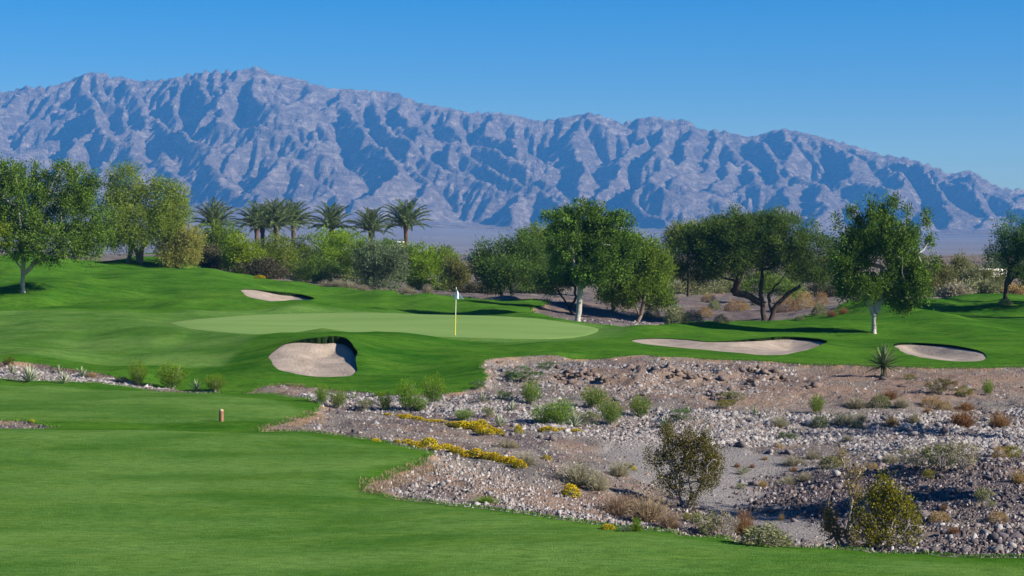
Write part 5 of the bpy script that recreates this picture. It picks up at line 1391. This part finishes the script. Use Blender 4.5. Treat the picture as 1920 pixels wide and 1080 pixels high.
def rock(px, py, wpx, hpx, kind, label, group=None, d=None, x=None, land=False):
    _rk[0] += 1
    if land: label = landmark_label(px, py, wpx, hpx, label)
    d = hit(px, py, Z) if d is None else d; x = (px - 960) * d / F if x is None else x
    o = obj('rock', RK[kind][_rk[0] % 5]); s_ = wpx * d / F
    o.location = (x, d, float(gz(x, d)) - .03 * s_); o.scale = (s_, s_ * random.uniform(.8, 1.1), hpx * d / F * 1.15); o.rotation_euler = (random.gauss(0, .15), random.gauss(0, .15), random.random() * 6.28)
    return tag(o, label, 'rock', group)
for q in [(1376,780,22,20,'w','white boulder standing out on the stones under the dark bank'),(1518,798,26,28,'w','pale boulder at the left foot of the bright green bush'),
 (1700,806,38,22,'w','broad pale boulder left of the paired ones near the right'),(1726,803,30,26,'w','upright pale boulder right of the broad one'),(1712,816,24,14,'w','low pale stone in front of the paired boulders'),
 (1758,800,26,18,'w','bluish white boulder right of the paired ones'),(1770,812,36,24,'d','dark boulder below the bluish white one'),(1735,822,22,16,'w','white stone on top of the branching bush'),
 (1445,850,26,20,'d','grey boulder at the upper rim of the grey floor'),(1479,851,20,16,'d','grey boulder next to the one at the upper rim'),(1390,838,26,24,'d','blue-grey boulder right of the tall creosote top'),
 (1647,861,20,16,'w','white stone right of the tall brown sprig'),(1568,893,28,20,'w','pale boulder behind the bare twigs'),(1860,842,30,20,'d','boulder right of the branching bushes'),(1885,842,24,20,'d','boulder nearest the right edge among the yellowed bushes'),
 (1838,862,24,12,'w','low white stone below the right boulders'),(1440,950,14,14,'b','little brown boulder at the foot of the dark rubble'),(1298,800,14,12,'b','brownish boulder left of the blue-grey one'),(1313,802,14,12,'d','grey boulder beside the brownish one'),
 (1036,826,20,18,'d','dark purple rock at the tip of the stones'),(1013,822,16,18,'w','pale pointed rock left of the dark purple one'),(967,800,18,16,'w','pale rock topping the end of the upper flowers'),(1096,806,16,14,'b','pinkish rock under the dusty bush'),
 (960,815,16,10,'w','flat pale rock in front of the upper flowers'),(920,772,14,12,'w','light rock near the dusty bush above the flowers'),(833,793,18,8,'b','pink rock lying in the upper flowers'),
 (830,864,26,6,'w','long flat white stone off the tip of the near lawn'),(1070,948,18,8,'w','flat white stone right of the round flowering bush'),(818,940,10,8,'w','white stone near the lawn edge on the mound'),
 (1532,724,34,18,'b','brown boulder alone on the bare bank'),(1515,728,18,10,'b','low brown rock at the left of the lone boulder'),(1690,724,40,12,'b','flat brown rock below the yucca'),(1655,712,30,14,'d','dark rock at the foot of the yucca'),
 (1080,706,52,22,'b','broken brown ledge at the left of the upper bank'),(1060,714,40,16,'b','lower step of the left brown ledge'),(1112,712,34,18,'b','right piece of the left brown ledge'),(1128,718,20,14,'b','small brown rock right of the left ledge'),
 (1275,712,44,26,'b','dark hollowed ledge in the middle of the bank'),(1310,716,34,20,'b','brown ledge just right of the hollowed one'),(1352,712,36,20,'d','dark domed rock high on the bank'),(1392,698,26,12,'d','small dark rock near the top of the bank'),
 (1420,700,36,16,'b','brown ledge at the right of the bank, upper piece'),(1445,706,40,20,'b','brown ledge at the right of the bank, largest piece'),(1458,716,26,14,'b','brown ledge at the right of the bank, lower piece'),(1370,732,30,18,'b','jagged brown rock below the domed one'),
 (1408,724,18,12,'b','small brown rock between the ledges'),(1355,752,52,22,'d','big dark slab above the white boulder'),(1335,744,24,12,'d','small dark slab left of the big one'),(1160,750,36,12,'d','flat dark rock right of the bright green pair'),
 (1240,690,24,12,'d','small dark rock under the grass lip'),(1020,700,26,12,'d','small dark rock right of the dark leafy bush'),(1345,932,0,0,'d',''),
 (112,790,0,0,'d','')]:
    if q[2] and not ('ledge' in q[5] or 'slab' in q[5]): rock(*q)
    elif q[2]:
        for j_ in range(max(4, int(q[2] / 6))):
            u_ = (j_ + .5) / max(4, int(q[2] / 6)) - .5 + random.uniform(-.05, .05); rock(q[0] + u_ * q[2], q[1] - random.uniform(0, .8) * q[3] * (1 - abs(u_)), random.uniform(10, 20), random.uniform(9, 18), q[4] if random.random() < .7 else 'b', ['leftmost','left','left middle','middle','right middle','right','rightmost','outer','end'][j_ % 9] + ' angular piece of the ' + q[5], 'rocks of the ' + q[5])
def inz(poly, px, row): return sdf(np.array(poly, float), px, row) > 0
ZW = [(555,738),(700,738),(900,742),(985,742),(1150,770),(1300,768),(1530,775),(1700,775),(1930,765),(1930,850),(1640,856),(1560,834),(1400,838),(1180,830),(980,805),(900,782),(700,772),(600,762)]
ZM = [(688,916),(760,880),(830,862),(930,872),(1000,890),(1090,925),(1180,960),(1330,995),(1330,1008),(1000,967),(800,941)]
ZR = [(1240,965),(1330,910),(1420,888),(1560,885),(1640,862),(1930,850),(1930,1048),(1600,1032),(1500,985),(1420,960),(1300,985)]
ZB = [(905,676),(1100,670),(1450,678),(1500,700),(1440,735),(1150,745),(1000,742),(905,725)]
ZT = [(-20,680),(60,688),(190,706),(420,730),(430,736),(190,724),(-20,722)]
ZF = [(1000,555),(1160,560),(1500,575),(1500,604),(1150,612),(1040,604)]
ZG = [(1500,690),(1930,695),(1930,765),(1500,765)]
def sample_ground(n, rng, d0=33, d1=170):
    px = rng.uniform(-20, 1940, n); d = 1 / rng.uniform(1 / d1, 1 / d0, n)
    z = bil(Z, px, d); row = HZ + (EYE - z) * F / d
    ok = (bil(sd_des, px, d) > .08)
    px, d, z, row = px[ok], d[ok], z[ok], row[ok]
    return px, d, z, row
def zone_weight(px, row, d, z):
    w_ = np.full(len(px), .20); zone = np.zeros(len(px), int)
    for k, (pl, wt) in enumerate(((ZG, .12), (ZF, .5), (ZB, .65), (ZM, .8), (ZR, .85), (ZW, 1.0), (ZT, 1.0))):
        m_ = inz(pl, px, row); w_[m_] = wt; zone[m_] = k + 1
    x = (px - 960) * d / F
    w_ *= 1 - .93 * sstep(-.3, .6, sdf(FLOOR, x, d))
    w_ *= np.clip(.55 + 1.6 * (fbm(x * .9, d * .9, 3, 77) + .25), .15, 1.3)
    return w_, zone, x
rng = np.random.default_rng(99)
# cobbles that can be picked out one by one
px, d, z, row = sample_ground(9000, rng, 34, 84); w_, zone, x = zone_weight(px, row, d, z)
k_ = np.where((rng.random(len(px)) < w_ * .9) & (zone > 0) & (px > -5) & (px < 1925))[0]; rng.shuffle(k_)
ZL = {1: ('b', 'brownish stone lying on the bare right hand bank', 'stones on the bare right bank'), 3: ('b', 'stone on the upper bank below the far grass edge', 'stones on the upper bank'),
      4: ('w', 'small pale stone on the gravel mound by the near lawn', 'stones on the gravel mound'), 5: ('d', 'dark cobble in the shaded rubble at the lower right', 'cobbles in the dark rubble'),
      6: ('w', 'pale cobble in the white stone bed across the wash', 'cobbles in the white stone bed'), 7: ('w', 'white stone in the strip behind the middle lawn', 'stones in the left strip')}
cnt = 0
for i in k_:
    if cnt >= 245: break
    if zone[i] not in ZL: continue
    kd, lb, gr = ZL[int(zone[i])]
    if kd == 'd' and rng.random() < .12: kd = 'w'
    sz = {4: .20, 7: .28}.get(int(zone[i]), .32) * rng.uniform(.6, 1.35) * F / d[i]
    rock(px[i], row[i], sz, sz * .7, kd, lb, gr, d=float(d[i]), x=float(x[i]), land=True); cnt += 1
# the gravel itself: uncountable
OCT = np.array([(1, 0, 0), (0, 1, 0), (-1, 0, 0), (0, -1, 0), (.55, .25, .8), (-.2, .6, .95), (-.6, -.2, .8), (.2, -.6, .7)], float) * .5
OF = np.array([(0, 1, 5, 4), (1, 2, 6, 5), (2, 3, 7, 6), (3, 0, 4, 7), (4, 5, 6, 7)])
def gravel(name, n, size, seed, cols, mat, d0=33, d1=125, simple=False):
    OCT_, OF_ = (OCT[[0, 1, 2, 3, 5]] * np.array([1, 1, .8]), np.array([(0, 1, 4), (1, 2, 4), (2, 3, 4), (3, 0, 4)])) if simple else (OCT, OF)
    nv = len(OCT_)
    rng = np.random.default_rng(seed)
    px, d, z, row = sample_ground(n, rng, d0, d1); w_, zone, x = zone_weight(px, row, d, z)
    keep = rng.random(len(px)) < w_
    px, d, z, x, zone = px[keep], d[keep], z[keep], x[keep], zone[keep]; m_ = len(px)
    sz = size * np.exp(rng.normal(size=m_) * .45) * np.array([.9, .9, 1.3, 1, .75, 1, 1.3, 1.2])[zone]
    sz = np.clip(sz, .02, .24) * np.clip(d / 60, .7, 2.0) ** .4
    a_ = rng.random(m_) * 6.283; ca, sa = np.cos(a_), np.sin(a_)
    o_ = OCT_[None] * (1 + rng.normal(size=(m_, nv, 3)) * .2); o_ = o_ * sz[:, None, None] * np.stack([np.ones(m_), rng.uniform(.6, 1, m_), rng.uniform(.5, 1.1, m_)], 1)[:, None]
    v = np.stack([o_[..., 0] * ca[:, None] - o_[..., 1] * sa[:, None] + x[:, None], o_[..., 0] * sa[:, None] + o_[..., 1] * ca[:, None] + d[:, None], o_[..., 2] + z[:, None]], -1)
    v[:, :4, 2] = (z - .02)[:, None]
    v = v.reshape(-1, 3); f = (OF_[None] + (np.arange(m_) * nv)[:, None, None]).reshape(-1, OF_.shape[1])
    pal = np.array(cols); # rows: pale, grey, brown, dark
    pr = {0: (.3, .3, .3, .1), 1: (.25, .2, .45, .1), 2: (.15, .3, .15, .40), 3: (.42, .3, .2, .08), 4: (.38, .30, .22, .10), 5: (.07, .19, .20, .54), 6: (.50, .34, .08, .08), 7: (.72, .2, .05, .03)}  # rubble and far slope lean dark: dark rock, plus shade put into the stones
    ci = np.array([rng.choice(4, p=pr[int(q)]) for q in zone]) if m_ < 200000 else 0
    c_ = pal[ci] * rng.uniform(.75, 1.2, m_)[:, None]
    col = np.concatenate([np.repeat(c_, nv, 0), np.ones((m_ * nv, 1))], 1)
    me = mesh_np(name, v, f, [mat], attrs={'stone': col})
    print(name, m_)
    return tag(obj(name, me), 'loose gravel and pebbles strewn over the desert ground', None, kind='stuff')
gm = NM('gravel_stone', .95, .1); gm.base(gm.attr('stone', 'Color'))
PAL = [(.31, .295, .29), (.205, .19, .192), (.18, .138, .118), (.085, .072, .078)]
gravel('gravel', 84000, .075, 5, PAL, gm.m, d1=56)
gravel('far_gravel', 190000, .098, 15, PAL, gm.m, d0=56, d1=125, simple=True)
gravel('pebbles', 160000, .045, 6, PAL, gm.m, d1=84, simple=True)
# ---------------------------------------------------------------- ragged turf lips
def fringe(name, pts, h, w_, mat, seed, n_per, spread, label):
    rng = np.random.default_rng(seed); p = np.repeat(pts, n_per, 0); n = len(p)
    p = p + rng.normal(size=(n, 3)) * np.array([spread, spread, 0]); p[:, 2] = gz(p[:, 0], p[:, 1]) + .01
    p[:, 2] += .0
    dr = rng.normal(size=(n, 3)) * .4; dr[:, 2] = 1; dr /= np.linalg.norm(dr, axis=1)[:, None]
    v, f = leafquads(p, dr, h * rng.uniform(.5, 1.4, n), w_, rng)
    return tag(obj(name, mesh_np(name, v, f, [mat], attrs={'tint': np.repeat(rng.random(n), 4)})), label, None, kind='stuff')
ev = V[np.unique(e_des)]; epx = ev[:, 0] * F / ev[:, 1] + 960
ev = ev[(ev[:, 1] < 150) & (epx > -30) & (epx < 1950)]
turf_leaf = leaf_mat('turf_blade', (.030, .095, .018), (.080, .180, .040), .25, .1)
near_e = ev[ev[:, 1] < 95]
fringe('turf_fringe', near_e, .065, .018, turf_leaf, 3, 5, .05, 'ragged turf blades along the lawn edges')
fringe('turf_fringe', ev[ev[:, 1] >= 95], .12, .05, turf_leaf, 4, 4, .10, 'ragged turf blades along the far lawn edges')
er = HZ + (EYE - near_e[:, 2]) * F / near_e[:, 1]; ex = near_e[:, 0] * F / near_e[:, 1] + 960
dry = near_e[((ex > 470) & (ex < 610) & (er > 772) & (er < 806)) | ((ex > 686) & (ex < 830) & (er > 862) & (er < 925)) | ((ex > 470) & (ex < 560) & (er > 715) & (er < 732)) | ((ex > 1500) & (er > 684) & (er < 698) & (rng.random(len(ex)) < .25))]
dry = dry + np.array([.12, -.10, 0])
fringe('dry_grass_fringe', dry, .085, .014, LM['pinkish'], 8, 18, .16, 'dry straw coloured grass along the lawn tips')
print('stones', round(time.time() - T0, 1))

print('TRIS', sum(len(o.loops) - 2 * len(o.polygons) for o in bpy.data.meshes), 'objects', len(sc.objects))
